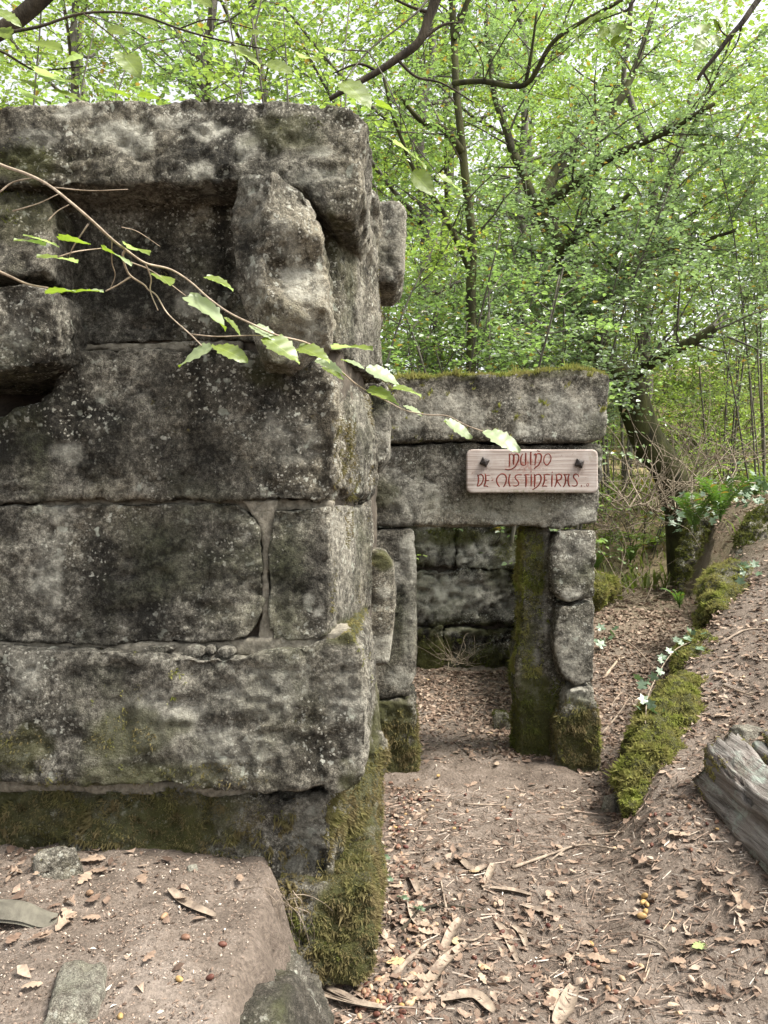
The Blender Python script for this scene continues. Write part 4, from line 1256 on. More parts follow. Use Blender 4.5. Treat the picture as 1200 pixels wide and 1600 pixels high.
o['category'] = 'debris'
# grit on the bare bank
n = 9000
x = -1.6 + 1.2 * r.random(n)
y = 1.75 + 1.08 * r.random(n)
L = 0.003 + 0.011 * r.random(n) ** 3
W = np.einsum('kij,vj->kvi', frames(r.random(n) * 6.283, r.normal(0, .3, n), r.normal(0, .5, n)), tv * np.array((.7, 1.3, 1.4))) * L[:, None, None]
W = W + np.stack([x, y, ground_z(x, y) + 0.005], -1)[:, None]
o = MB().add(W.reshape(-1, 3), None, (T[None] + (np.arange(n) * 5)[:, None, None]).reshape(-1, 3)).build('grit', M['debris'], smooth=False)
o['kind'] = 'stuff'
o['label'] = 'pale grit strewn over the bare bank'
o['category'] = 'grit'
# fine stalks
n = 5200
x = -0.2 + 1.9 * r.random(n)
y = 1.8 + 2.9 * r.random(n)
mb = MB()
L = 0.02 + 0.07 * r.random(n) ** 2
yw = r.random(n) * 6.283
dx, dy = np.cos(yw) * L, np.sin(yw) * L
w = 0.0008 + 0.0022 * r.random(n) ** 2
z0, z1 = ground_z(x, y) + 0.010, ground_z(x + dx, y + dy) + 0.010
nx_, ny_ = -np.sin(yw) * w, np.cos(yw) * w
V = np.stack([np.stack([x - nx_, y - ny_, z0], -1), np.stack([x + nx_, y + ny_, z0], -1), np.stack([x + dx + nx_, y + dy + ny_, z1], -1), np.stack([x + dx - nx_, y + dy - ny_, z1], -1), np.stack([x, y, z0 + w * 1.5], -1), np.stack([x + dx, y + dy, z1 + w * 1.5], -1)], 1)
Q = np.array([(0, 4, 5, 3), (4, 1, 2, 5)])
o = MB().add(V.reshape(-1, 3), (Q[None] + (np.arange(n) * 6)[:, None, None]).reshape(-1, 4)).build('litter_stalks', M['debris'], smooth=False)
o['kind'] = 'stuff'
o['label'] = 'fine dry stalks and leaf stems strewn over the path'
o['category'] = 'debris'

# single oak leaves that can be told apart
LEAF_MESH = []
for k in range(8):
    tv, tq = oak_template(15, 3.6 + 0.3 * (k % 3), 0.46, 0.56 + 0.04 * (k % 4), 50 + k)
    rr = np.random.default_rng(k)
    z = rr.normal(0, 1.3) * tv[:, 1] ** 2 + rr.normal(0, 0.35) * tv[:, 0] ** 2 + 0.03 * fbm(np.stack([tv[:, 0], tv[:, 1], 0 * tv[:, 0]], -1), 5, 2, k)
    mb = MB().add(np.stack([tv[:, 0], tv[:, 1], z], -1), tq)
    st = np.array([(-0.5, 0, 0), (-0.6, 0.01, 0.01), (-0.72, 0.0, 0.02)])
    tube(mb, st, 0.008, 3)
    me = mb.mesh('fallen_leaf')
    me.materials.append(M['leaf_dry'])
    LEAF_MESH.append(me)


def fallen_leaf(px, py, size, shade, label, group, r, yaw=None):
    p = hit(px, py)
    o = link('fallen_leaf', LEAF_MESH[int(r.integers(8))], None, None)
    o.location = p + np.array((0, 0, 0.014 + 0.008 * r.random()))
    o.rotation_euler = (r.normal(0, .16), r.normal(0, .16), yaw if yaw is not None else r.random() * 6.283)
    o.scale = (size, size, size)
    o['shade'] = float(shade)
    return tag(o, label, 'leaf', group)


r = np.random.default_rng(99)
special = [
    (1062, 1311, .10, .72, 'large pale oak leaf lying between the mossy stone and the log', 2.5), (865, 1566, .10, .70, 'tan oak leaf at the lower edge of the path beside a bark strip', 1.2), (1092, 1487, .075, 1.0, 'half green half yellow oak leaf on the bare path', .6),
    (1166, 1429, .085, .62, 'tan oak leaf below the end of the weathered log', .2), (1012, 1384, .07, .5, 'brown oak leaf just above the line of yellow acorns', 1.6), (1128, 1122, .10, .66, 'oak leaf caught beside the mossy end of the log', 2.2),
    (1118, 1085, .09, .6, 'curled oak leaf on the bank behind the long mossy stone', 1.0), (788, 1536, .065, .75, 'pale oak leaf lying alone in the lower middle of the path', 2.0), (620, 1512, .08, .86, 'yellowish oak leaf near the mossy corner of the wall', .3),
    (945, 1538, .07, .5, 'brown oak leaf at the bottom of the path under a twig', 1.7), (1060, 1510, .07, .45, 'ragged brown oak leaf below the half green one', .2), (1052, 1583, .055, .78, 'yellow tan oak leaf at the bottom edge of the picture', .5),
    (920, 1480, .075, .52, 'oak leaf beside the dark red acorn', .5), (890, 1500, .09, .55, 'oak leaf standing near a short upright twig on the path', 1.3), (935, 1505, .09, .5, 'long brown oak leaf among the acorns of the lower path', 2.6), (1000, 1435, .08, .6, 'oak leaf touching the yellow acorns', 2.9),
    (600, 1540, .07, .5, 'crumpled oak leaf at the very foot of the mossy corner', 1.2), (530, 1550, .075, .3, 'brown oak leaf in front of the mossy foundation stone', 1.0), (145, 1352, .09, .55, 'curled oak leaf beside the small mossy stone under the wall', .2), (222, 1383, .07, .45, 'brown oak leaf on the bare bank under the wall', 2.1),
    (282, 1415, .075, .5, 'long thin tan leaf on the bare bank', 2.6), (715 - 340, 1380, .06, .5, 'tan leaf where the roots spill over the bank edge', 1.8), (233, 1508, .05, .4, 'narrow brown leaf in the middle of the bare bank', 1.2), (50, 1552, .055, .7, 'pale leaf at the lower edge of the bare bank', .3),
    (1150, 1412, .07, .6, 'oak leaf curled against the dark underside of the log', 1.5), (740, 1230, .06, .5, 'small oak leaf at the threshold of the doorway', .6),
]
for (px, py, sz, sh, lb, yw) in special:
    fallen_leaf(px, py, sz * 1.0, sh, lb, 'oak leaves lying singly on the earth', r, yw)
zones = [
    (26, 585, 720, 1330, 1590, 'dry oak leaf in the drift along the mossy wall corner', 'leaf drift along the wall corner'),
    (18, 690, 900, 1300, 1590, 'dry oak leaf scattered over the middle of the path', 'leaves scattered on the middle path'),
    (26, 900, 1180, 1330, 1590, 'dry oak leaf scattered on the bare earth below the log', 'leaves scattered below the log'),
    (26, 660, 800, 1065, 1200, 'dry oak leaf on the floor inside the doorway', 'leaves on the mill floor'),
    (30, 945, 1010, 960, 1250, 'dry oak leaf heaped in the gully beside the door jamb', 'leaves in the gully'),
    (22, 1120, 1195, 905, 1080, 'dry oak leaf on the upper bank behind the mossy stones', 'leaves on the upper bank'),
    (18, 0, 170, 1345, 1480, 'dry leaf gathered around the small mossy stone under the wall', 'leaves round the small mossy stone'),
]
for (cnt, xa, xb, ya, yb, lb, gp) in zones:
    for _ in range(cnt):
        sz_, sh_ = 0.036 + 0.042 * r.random(), float(np.clip(r.normal(.45, .2), 0, .84))
        word = ('small ' if sz_ < .05 else 'middling ' if sz_ < .064 else 'large ') + ('dark brown ' if sh_ < .3 else 'brown ' if sh_ < .5 else 'tan ')
        fallen_leaf(xa + (xb - xa) * r.random(), ya + (yb - ya) * r.random(), sz_, sh_, word + lb, gp, r)

# acorns
def acorn_mesh(cap, k):
    prof = [(-1.0, 0.0), (-.97, .25), (-.8, .62), (-.45, .88), (0, .97), (.45, .86), (.8, .55), (.95, .22), (1.0, .10), (1.1, .0)]
    a = np.arange(9) * 2 * math.pi / 9
    V, Q = [], []
    for (s, rr) in prof:
        for t in a:
            V.append((s * 0.0135, rr * 0.0085 * math.cos(t), rr * 0.0085 * math.sin(t)))
    for i in range(len(prof) - 1):
        for j in range(9):
            Q.append((i * 9 + j, i * 9 + (j + 1) % 9, (i + 1) * 9 + (j + 1) % 9, (i + 1) * 9 + j))
    me = MB().add(V, Q).mesh('acorn')
    me.materials.append(M['acorn'])
    return me


AC = acorn_mesh(False, 0)
kinds = [('dark red-brown', .02, .14), ('brown', .25, .40), ('tan', .52, .62), ('yellow', .70, .78), ('pale pinkish', .86, 1.0)]


def acorn(px, py, ki, where, group, r, label=None, size=1.0):
    nm, a, b = kinds[ki]
    p = hit(px, py)
    o = link('acorn', AC, None, None)
    s = size * (0.85 + 0.35 * r.random())
    o.location = p + np.array((0, 0, 0.008 * s))
    o.rotation_euler = (r.random() * 6.283, r.normal(0, .2), r.random() * 6.283)
    o.scale = (s, s, s)
    o['shade'] = float(a + (b - a) * r.random())
    return tag(o, label or (nm + ' acorn ' + where), 'acorn', group)


for (px, py, ki, lb) in [
    (348, 1482, 0, 'dark red-brown acorn on the bare bank near its edge'), (328, 1534, 0, 'round chestnut-brown acorn low on the bare bank'), (280, 1544, 3, 'bright orange-yellow acorn low on the bare bank'), (257, 1437, 2, 'tan acorn beside a brown leaf on the bare bank'), (290, 1473, 1, 'dull brown acorn in the middle of the bare bank'), (140, 1404, 2, 'tan acorn next to the small mossy stone'), (188, 1593, 3, 'small yellow acorn at the bottom of the bare bank'),
    (933, 1459, 0, 'large dark red acorn in the middle of the lower path'), (1012, 1449, 0, 'reddish acorn at the lower end of the yellow acorn row'), (1035, 1333, 1, 'brown acorn alone between the log and the path'), (1030, 1290, 4, 'pale acorn by the long leaf near the log'), (972, 1533, 4, 'pale pointed acorn at the bottom of the path'), (1080, 1536, 4, 'pale acorn among thin roots at the lower right'), (967, 1582, 4, 'pale acorn near the bottom edge of the path'), (1060, 1592, 4, 'pinkish acorn cut by the bottom edge of the picture')]:
    acorn(px, py, ki, '', None, r, lb, 1.05)
for (px, py) in [(1007, 1407), (1005, 1416), (1011, 1422), (1003, 1438), (1009, 1432)]:
    acorn(px, py, 3, 'in the short row on the bare path', 'row of yellow acorns on the path', r, size=1.3)
for (cnt, cx, cy, sx, sy, wh, gp) in [(60, 596, 1562, 26, 26, 'in the heap at the foot of the mossy corner', 'acorn heap at the mossy corner'), (44, 625, 1310, 16, 50, 'along the side of the mossy wall base', 'acorns along the wall base'), (34, 640, 1450, 34, 50, 'among the leaves between wall corner and path', 'acorns in the leaf drift'), (20, 660, 1250, 22, 16, 'at the left of the doorway step', 'acorns by the doorway step'), (22, 1040, 1290, 40, 22, 'on the slope between mossy stone and log', 'acorns on the slope by the log'), (16, 760, 1280, 60, 18, 'on the worn earth before the doorway', 'acorns before the doorway'), (18, 790, 1520, 80, 50, 'scattered over the lower path', 'acorns on the lower path'), (12, 930, 1510, 50, 30, 'by the hollow in the lower path', 'acorns by the path hollow'), (10, 1130, 1090, 30, 25, 'on the upper bank behind the log', 'acorns on the upper bank')]:
    for _ in range(cnt):
        ki = int(r.choice(5, p=[.24, .26, .2, .06, .24]))
        acorn(float(np.clip(r.normal(cx, sx), cx - 2 * sx, cx + 2 * sx)), float(np.clip(r.normal(cy, sy), cy - 2 * sy, 1615)), ki, wh, gp, r)

# sticks, bark strips and splinters
def stick(pxs, rad, label, mat='stick', lift=0.012, sides=6, cat='stick', name='stick'):
    pts = np.array([hit(x, y, lift) for x, y in pxs])
    pts = smoothpath(pts, 4)
    mb = MB()
    tube(mb, pts, np.linspace(rad, rad * 0.5, len(pts)) * (1 + .2 * np.sin(np.arange(len(pts)) * 2.3)), sides)
    return tag(mb.build(name, M[mat]), label, cat, 'sticks on the path')


stick([(800, 1362), (850, 1345), (905, 1325), (960, 1330)], .008, 'forked grey stick lying across the middle of the path')
stick([(860, 1350), (890, 1330), (935, 1322)], .005, 'thin twig lying over the forked grey stick')
stick([(625, 1460), (660, 1430), (700, 1422), (745, 1428)], .008, 'dark crooked twig among leaves near the wall corner', 'bark')
stick([(697, 1425), (692, 1400), (688, 1378)], .006, 'short upright splinter touching the dark crooked twig')
stick([(615, 1530), (645, 1500), (675, 1475)], .012, 'thick pale stick beside the mossy corner')
stick([(712, 1473), (740, 1478), (758, 1465)], .006, 'small curved brown twig on the lower path')
stick([(725, 1262), (755, 1261), (787, 1262)], .007, 'straight short stick on the bare doorway step')
stick([(995, 1470), (1020, 1475), (1042, 1492)], .005, 'thin bent twig below the yellow acorns')
stick([(920, 1310), (960, 1306), (975, 1304)], .008, 'short stick pointing at the mossy stone foot')
stick([(885, 1515), (900, 1495), (908, 1475)], .006, 'short grey twig leaning on an oak leaf')
stick([(1015, 1520), (1005, 1540), (1010, 1520), (1018, 1490)], .003, 'fine pale rootlet on the lower path', 'twig')
stick([(1035, 1462), (1050, 1440), (1053, 1428)], .003, 'fine pale grass stalk on the bare path', 'twig')
stick([(945, 1000), (985, 1015), (1020, 1050)], .010, 'fallen branch lying across the leafy gully', lift=.05)
stick([(940, 1150), (965, 1120), (985, 1090)], .010, 'pale twig among leaves low in the gully')
stick([(955, 1105), (975, 1085), (1005, 1110)], .007, 'bent twig resting on the gully leaves')
stick([(945, 1060), (965, 1035), (975, 1030)], .014, 'short pale branch stub in the gully', 'twig')
stick([(735, 1125), (750, 1110), (762, 1095)], .008, 'short stick on the leaves inside the doorway')
stick([(690, 1130), (720, 1125), (740, 1128)], .006, 'thin stick lying on the mill floor')
stick([(1125, 1010), (1160, 990), (1195, 985)], .010, 'curved stick on the upper bank')
stick([(1130, 1075), (1160, 1085), (1180, 1092)], .009, 'straight stick on the upper bank behind the log')
for (a, lb, w) in [([(720, 1440), (705, 1465), (690, 1500)], 'dark strip of bark in the lower path litter', .04), ([(660, 1560), (690, 1520), (730, 1480)], 'long grey bark strip curving across the lower path', .045), ([(775, 1445), (790, 1470), (808, 1510)], 'wavy pale strip of wood on the lower path', .03), ([(815, 1420), (845, 1432), (872, 1438)], 'flat straight splinter in the middle of the path', .03), ([(755, 1395), (765, 1370), (770, 1355)], 'pale willow-like dead leaf on the middle path', .035), ([(765, 1395), (800, 1398), (830, 1405)], 'pale bark strip crossing the middle path', .03),
                   ([(870, 1610), (885, 1580), (897, 1548)], 'broad pale piece of wood at the bottom edge of the path', .06), ([(800, 1455), (815, 1465), (822, 1485)], 'curled strip of bark on the lower path', .03), ([(630, 1360), (645, 1380), (655, 1405)], 'narrow pale bark piece beside the wall moss', .035), ([(690, 1570), (740, 1565), (770, 1590)], 'broad grey bark flake at the lower path', .05), ([(720, 1350), (740, 1365), (760, 1360)], 'flat grey leaf-like flake on the middle path', .045), ([(265, 1397), (290, 1420), (335, 1444)], 'long pointed dead leaf blade on the bare bank', .035), ([(640, 1420), (650, 1445), (668, 1460)], 'pale bark curl by the green seedlings', .04)]:
    b_ = strip(np.array([hit(x, y, .014) for x, y in a]), w, None, 0.25).build('bark_strip', M['stick'])
    tag(b_, lb, 'bark', 'bark strips on the ground')
for k in range(7):
    a = (500 + k * 3, 1545 + k * 4)
    b_ = strip(np.array([hit(a[0] - 12, a[1] - 4, .02), hit(a[0] + 20 + k * 4, a[1] + 16, .03), hit(a[0] + 50 + k * 6, a[1] + 34 - 3 * k, .02)]), .022, None, 0.1).build('splinter', M['stick'])
    tag(b_, ['topmost', 'second', 'third', 'middle', 'fifth', 'sixth', 'lowest'][k] + ' grey splinter in the fan of rotten wood below the mossy corner', 'splinter', 'fan of splinters at the mossy corner')

# rootlets hanging over the edge of the bank
ROOT = thing('root_tangle', 'tangle of fine pale roots spilling over the bank edge', 'roots', tuple(P(440, 1440, 2.6)))
for k in range(24):
    px, py = 395 + 70 * r.random(), 1378 + 30 * r.random()
    s = P(px, py + 10, 2.64)
    s[2] = max(s[2], gz(s[0], s[1]) + 0.005)
    pts = [s]
    d = np.array((0.004 + .022 * r.normal(), -0.006 + 0.022 * r.normal(), -0.006))
    for i in range(5):
        s = s + d * (0.6 + .6 * r.random()) + r.normal(0, .008, 3)
        d = d * np.array((.8, .8, 1)) + np.array((0, 0, -0.010))
        s[2] = max(s[2], gz(s[0], s[1]) + 0.006)
        pts.append(s)
    mb = MB()
    tube(mb, smoothpath(pts, 3), np.linspace(0.0012, 0.0004, 16) * (0.6 + r.random()), 3, cap=False)
    mb.build('root', M['stick'], ROOT)

# ------------------------------------------------------------------ plants on the bank
def fern(px, py, D, n, L, label, seed, lean=(0, 0)):
    r = np.random.default_rng(seed)
    base = P(px, py, D)
    t = thing('fern', label, 'fern', tuple(base), 'ferns by the stream bed')
    for k in range(n):
        a = 6.283 * k / n + r.normal(0, .3)
        out = np.array((math.cos(a) * .38 + lean[0], math.sin(a) * .38 + lean[1], 0.0))
        l = L * (0.75 + .4 * r.random())
        s = np.linspace(0, 1, 12)[:, None]
        pts = base + out * l * (s ** 1.3) + np.array((0, 0, 1.0)) * l * (0.95 * s - 0.45 * s ** 2.4)
        mb = MB()
        tube(mb, pts, np.linspace(.006, .0015, 12), 3, cap=False)
        tan = np.gradient(pts, axis=0)
        tan /= np.linalg.norm(tan, axis=1)[:, None]
        sd = np.cross(tan, np.array((0, 0, 1.0)))
        sd /= np.linalg.norm(sd, axis=1)[:, None] + 1e-9
        for u in np.linspace(0.10, 0.98, 20):
            f = u * 11
            i = int(min(10, f))
            p = pts[i] * (1 - f + i) + pts[i + 1] * (f - i)
            pl = l * 0.15 * (math.sin(math.pi * min(1, u * 0.86 + 0.14)) ** 0.8)
            for sg in (-1, 1):
                d = sd[i] * sg * 0.9 + tan[i] * 0.35 + r.normal(0, .06, 3)
                w = tan[i] * pl * 0.12
                e = p + d * pl
                m_ = p + d * pl * 0.45 + np.array((0, 0, .01))
                mb.add([p, m_ - w, e, m_ + w], [(0, 1, 2, 3)])
        mb.build('frond', M['fern'], t)
    return t


fern(1085, 830, 9.3, 6, .8, 'bright green upright fern above the dark mossy rock', 1, (-.1, -.3))
fern(1125, 815, 9.2, 6, .95, 'tall bright fern beside the pale ivy on the bank', 2, (0, -.3))
fern(1062, 950, 7.6, 5, .36, 'small fern hanging over the gully edge', 3, (-.3, -.3))
fern(925, 900, 10.5, 6, .6, 'pale fern in the dark stream bed behind the jamb', 4, (0.2, -.3))
fern(985, 880, 11.0, 6, .5, 'low fern at the far end of the leafy gully', 5, (-.2, -.3))
fern(1180, 780, 11.5, 7, .6, 'fern on the slope at the edge of the picture', 6, (-.2, -.3))


def ivy_leaf_mesh(k):
    o = np.array([(0, 0), (.28, -.12), (.55, .08), (.32, .30), (.62, .62), (.22, .66), (0, 1.05), (-.22, .66), (-.62, .62), (-.32, .30), (-.55, .08), (-.28, -.12)])
    rr = np.random.default_rng(k)
    v = np.concatenate([[(0, .38)], o])
    z = 0.10 * np.abs(v[:, 0]) + rr.normal(0, .03, len(v))
    me = MB().add(np.stack([v[:, 0], v[:, 1], z], -1), None, [(0, 1 + i, 1 + (i + 1) % 12) for i in range(12)]).mesh('ivy_leaf', False)
    me.materials.append(M['ivy'])
    return me


IVY = [ivy_leaf_mesh(k) for k in range(3)]


def ivy(label, pts, spread, n, size, seed, up=0.12):
    r = np.random.default_rng(seed)
    base = P(*pts[0])
    t = thing('ivy', label, 'ivy', tuple(base), 'ivy on the bank')
    path = smoothpath([P(*p) for p in pts], 8)
    mb = MB()
    tube(mb, path, .004, 4)
    mb.build('vine', M['dry_twig'], t)
    for k in range(n):
        p = path[int(r.integers(len(path)))] + r.normal(0, 1, 3) * np.array(spread)
        p[2] = max(p[2], gz(p[0], p[1]) + 0.03) + abs(r.normal(0, up * .4))
        o = link('leaf', IVY[k % 3], None, t)
        o.location = p
        o.rotation_euler = (r.normal(.75, .35), r.normal(0, .3), r.normal(0, .9))
        s = size * (.7 + .6 * r.random())
        o.scale = (s, s, s)


ivy('pale ivy trailing over the long mossy stone', [(1008, 1130, 4.6), (1015, 1080, 5.0), (1050, 1020, 5.7), (1085, 1000, 6.0)], (.05, .08, .03), 26, .055, 1)
ivy('pale green ivy clump round the bright ferns', [(1060, 830, 10.2), (1110, 800, 10.0), (1150, 790, 10.3), (1170, 750, 11.0)], (.28, .3, .12), 120, .085, 2)
ivy('ivy sprig on the upper bank at the picture edge', [(1150, 925, 6.9), (1180, 900, 7.2), (1200, 895, 7.4)], (.06, .1, .03), 12, .07, 3)
ivy('ivy leaves on the litter beside the pale jamb', [(935, 1010, 7.4), (955, 1000, 7.8)], (.08, .1, .02), 8, .07, 4)
# dead bramble and two green leaves against the back wall, seedlings by the wall corner
for k, (px, py) in enumerate([(590 + 12, 1352), (606, 1385), (630, 1418), (655, 1432)]):
    p = hit(px, py)
    t = thing('seedling', ['tiny green seedling against the wall moss', 'small green seedling by the mossy wall corner', 'round-leaved seedling among the leaf drift', 'green seedling beside the pale bark curl'][k], 'seedling', tuple(p), 'seedlings')
    for i in range(3):
        o = link('leaf', IVY[i], None, t)
        o.location = p + np.array((.012 * math.cos(i * 2.1), .012 * math.sin(i * 2.1), .02 + .01 * i))
        o.rotation_euler = (.3, .2, i * 2.1)
        o.scale = (.026,) * 3


def brush(label, c, n, size, seed, mat='dry_twig', name='dry_brush', rad=.006):
    r = np.random.default_rng(seed)
    t = thing(name, label, 'dead brush', tuple(c))
    mb = MB()
    for k in range(n):
        s = np.array(c) + r.normal(0, .35, 3) * np.array(size) * np.array((1, 1, .2))
        d = r.normal(0, 1, 3) * np.array(size) * np.array((.6, .6, .5)) + np.array((0, 0, size[2] * .5))
        pts = [s]
        for i in range(4):
            s = s + d * .33 + r.normal(0, .12, 3) * np.array(size)
            pts.append(s)
        tube(mb, smoothpath(pts, 2), np.linspace(rad, rad * .3, 9) * (.5 + r.random()), 3, cap=False)
    mb.build('twigs', M[mat], t)
    return t


brush('pale dead brushwood tangled before the leaning tree', P(1010, 790, 9.8), 70, (.7, .6, .7), 3, rad=.009)
brush('bare grey brambles on the bank at the base of the leaning trunk', P(1080, 760, 10.4), 46, (.9, .5, .6), 4, rad=.008)
brush('dead brown bramble against the back wall of the mill', P(715, 1035, 7.55), 40, (.22, .12, .16), 5, rad=.003)
brush('pale dry sticks leaning in front of the slope', P(1100, 720, 11.5), 50, (1.2, .6, .7), 7, rad=.007)
brush('dry bramble stems above the dark stream bed', P(960, 830, 10.6), 44, (.6, .5, .6), 8, rad=.007)
brush('thin dry stems hanging over the stream bed', P(960, 930, 9.4), 30, (.5, .5, .5), 6, rad=.006)

# tufts of grass and small herbs along the far stream bank
r = np.random.default_rng(8)
x, y = sample_ground(30000, 1.0, 14, 8.6, 24, 77, lambda x, y: np.clip(.25 + .9 * fbm(np.stack([x, y, 0 * x], -1), .55, 3, 3), 0, 1))
n = len(x)
h = .10 + .22 * r.random(n)
a = r.random(n) * 6.283
bz = ground_z(x, y)
w = .008 + .014 * r.random(n)
lx_, ly_ = np.cos(a) * h * .7, np.sin(a) * h * .7
b0 = np.stack([x, y, bz - .01], -1)
sd = np.stack([-np.sin(a) * w, np.cos(a) * w, 0 * w], -1)
mid = b0 + np.stack([lx_ * .4, ly_ * .4, h * .7], -1)
tip = b0 + np.stack([lx_, ly_, h], -1)
V = np.stack([b0 - sd * .6, b0 + sd * .6, mid + sd, tip, mid - sd], 1).reshape(-1, 3)
k5 = np.arange(n) * 5
o = MB().add(V, np.stack([k5, k5 + 1, k5 + 2, k5 + 4], -1), np.stack([k5 + 4, k5 + 2, k5 + 3], -1)).build('undergrowth', M['grass'], smooth=False)
o['kind'] = 'stuff'
o['label'] = 'grass and low herbs on the far stream bank'
o['category'] = 'undergrowth'

# ------------------------------------------------------------------ trees
M['leaf_a'] = leaf_material('woodland_leaf', (0.095, 0.148, 0.055), (0.140, 0.205, 0.078), (0.185, 0.25, 0.105), 0.50, 1.85, 0.09)
M['leaf_b'] = leaf_material('cool_leaf', (0.105, 0.155, 0.080), (0.150, 0.21, 0.115), (0.20, 0.26, 0.155), 0.46, 1.8, 0.12)
M['leaf_c'] = leaf_material('sunny_leaf', (0.115, 0.165, 0.040), (0.165, 0.22, 0.058), (0.21, 0.26, 0.078), 0.52, 1.8, 0.05)


def leaf_mesh(mb, p, ax, nr, L, W):
    n = len(p)
    sd = np.cross(nr, ax)
    sd /= np.linalg.norm(sd, axis=1)[:, None] + 1e-9
    nr = np.cross(ax, sd)
    L = L[:, None]
    W = W[:, None]
    f = 0.16
    V = np.stack([p, p + ax * L * .33 - sd * W * .5 + nr * W * f, p + ax * L * .72 - sd * W * .40 + nr * W * f * .7, p + ax * L - nr * L * .08,
                  p + ax * L * .72 + sd * W * .40 + nr * W * f * .7, p + ax * L * .33 + sd * W * .5 + nr * W * f], 1).reshape(-1, 3)
    k = np.arange(n) * 6
    mb.add(V, np.concatenate([np.stack([k, k + 3, k + 2, k + 1], -1), np.stack([k, k + 5, k + 4, k + 3], -1)]))


def tree(name, label, cat, base, limbs, seed, leafmat, barkmat, n_br=14, br_len=1.6, tw=9, tw_len=.6, lf=9, lsize=.07, smin=.3, up=.25, flat=.55, group=None, sides=9, lratio=.72, droop=0.0, allmin=False):
    """limbs: list of (points, radius at start, radius at end); the first one is the trunk"""
    r = np.random.default_rng(seed)
    t = thing(name, label, cat, tuple(base), group)
    tp, td, tl = [], [], []
    brm = MB()
    for k, (pts, r0, r1) in enumerate(limbs):
        pts = np.array(pts, float)
        path = smoothpath(pts, 6)
        path = path + np.stack([fbm(path + seed + k, 1.3, 2, 3), fbm(path + seed + k, 1.3, 2, 4), 0 * path[:, 0]], -1) * min(.12, r0)
        rad = np.linspace(r0, r1, len(path)) * (1 + .12 * fbm(path, 3, 2, seed))
        mb = MB()
        tube(mb, path, rad, sides)
        mb.build('trunk' if k == 0 else 'limb', M[barkmat], t)
        seg = np.linalg.norm(path[-1] - path[0])
        nb = max(2, int(n_br * (0.5 + .5 * min(1.5, seg / 2.5))))
        for _ in range(nb):
            lo_ = smin if (k == 0 or allmin) else .15
            s = lo_ + (1 - lo_) * r.random() ** .8
            i = int(s * (len(path) - 2))
            p = path[i]
            tan = path[i + 1] - path[i]
            tan = tan / (np.linalg.norm(tan) + 1e-9)
            d = r.normal(0, 1, 3)
            d -= tan * (d @ tan)
            d /= np.linalg.norm(d)
            d = d * np.array((1, 1, flat)) + tan * .55 + np.array((0, 0, up))
            d /= np.linalg.norm(d)
            ln = br_len * (.55 + .8 * r.random()) * (1.05 - .35 * s)
            q = [p]
            for j in range(5):
                d = d + r.normal(0, .16, 3) + np.array((0, 0, -.05 - droop * j))
                d /= np.linalg.norm(d)
                q.append(q[-1] + d * ln / 5)
            q = np.array(q)
            tube(brm, q, np.linspace(max(.007, min(.3 * rad[i], .03)), .003, 6), 4, cap=False)
            for _ in range(tw):
                u = .15 + .85 * r.random()
                f = u * 5
                j = int(min(4, f))
                pp_ = q[j] + (q[j + 1] - q[j]) * (f - j)
                dd = (q[j + 1] - q[j]) / (ln / 5) * .7 + r.normal(0, 1, 3) * np.array((.8, .8, .28)) + np.array((0, 0, -droop))
                dd /= np.linalg.norm(dd)
                tp.append(pp_)
                td.append(dd)
                tl.append(tw_len * (.45 + .9 * r.random()))
    tp, td, tl = np.array(tp), np.array(td), np.array(tl)
    n = len(tp)
    # twigs as thin three-sided slivers
    e = tp + td * tl[:, None]
    u = np.cross(td, np.array((.2, .1, 1.0)))
    u /= np.linalg.norm(u, axis=1)[:, None] + 1e-9
    w = np.cross(td, u)
    R_ = .0028
    V = np.stack([tp + u * R_, tp - u * R_ * .5 + w * R_, tp - u * R_ * .5 - w * R_, e], 1).reshape(-1, 3)
    k4 = np.arange(n) * 4
    brm.add(V, None, np.concatenate([np.stack([k4, k4 + 1, k4 + 3], -1), np.stack([k4 + 1, k4 + 2, k4 + 3], -1), np.stack([k4 + 2, k4, k4 + 3], -1)]))
    brm.build('branches', M['bark_grey'], t)['kind'] = 'stuff'
    # leaves in two rows along each twig, spread flat to the light
    s = np.tile((np.arange(lf) + .6) / lf, n) + r.normal(0, .03, n * lf)
    idx = np.repeat(np.arange(n), lf)
    p = tp[idx] + td[idx] * (tl[idx] * s)[:, None]
    sg = np.tile(np.where(np.arange(lf) % 2, 1, -1), n)
    hz = np.cross(td[idx], np.array((0, 0, 1.0)))
    hz /= np.linalg.norm(hz, axis=1)[:, None] + 1e-9
    ax = td[idx] * .55 + hz * (sg * .85)[:, None] + r.normal(0, .25, p.shape) + np.array((0, 0, -.12))
    ax /= np.linalg.norm(ax, axis=1)[:, None]
    nr = np.array((0, -.12, 1.0)) + r.normal(0, .38, p.shape)
    nr /= np.linalg.norm(nr, axis=1)[:, None]
    L = lsize * (.42 + .66 * r.random(len(p)))
    mb = MB()
    leaf_mesh(mb, p, ax, nr, L, L * lratio)
    mb.build('crown', M[leafmat], t, smooth=False)
    return t


def up_path(x, y, h, r, lean=(0, 0), n=5, wob=.25):
    z0 = gz(x, y) - .15
    out = [np.array((x, y, z0))]
    for k in range(1, n + 1):
        s = k / n
        out.append(np.array((x + lean[0] * h * s + r.normal(0, wob) * s, y + lean[1] * h * s + r.normal(0, wob) * s, z0 + h * s)))
    return out


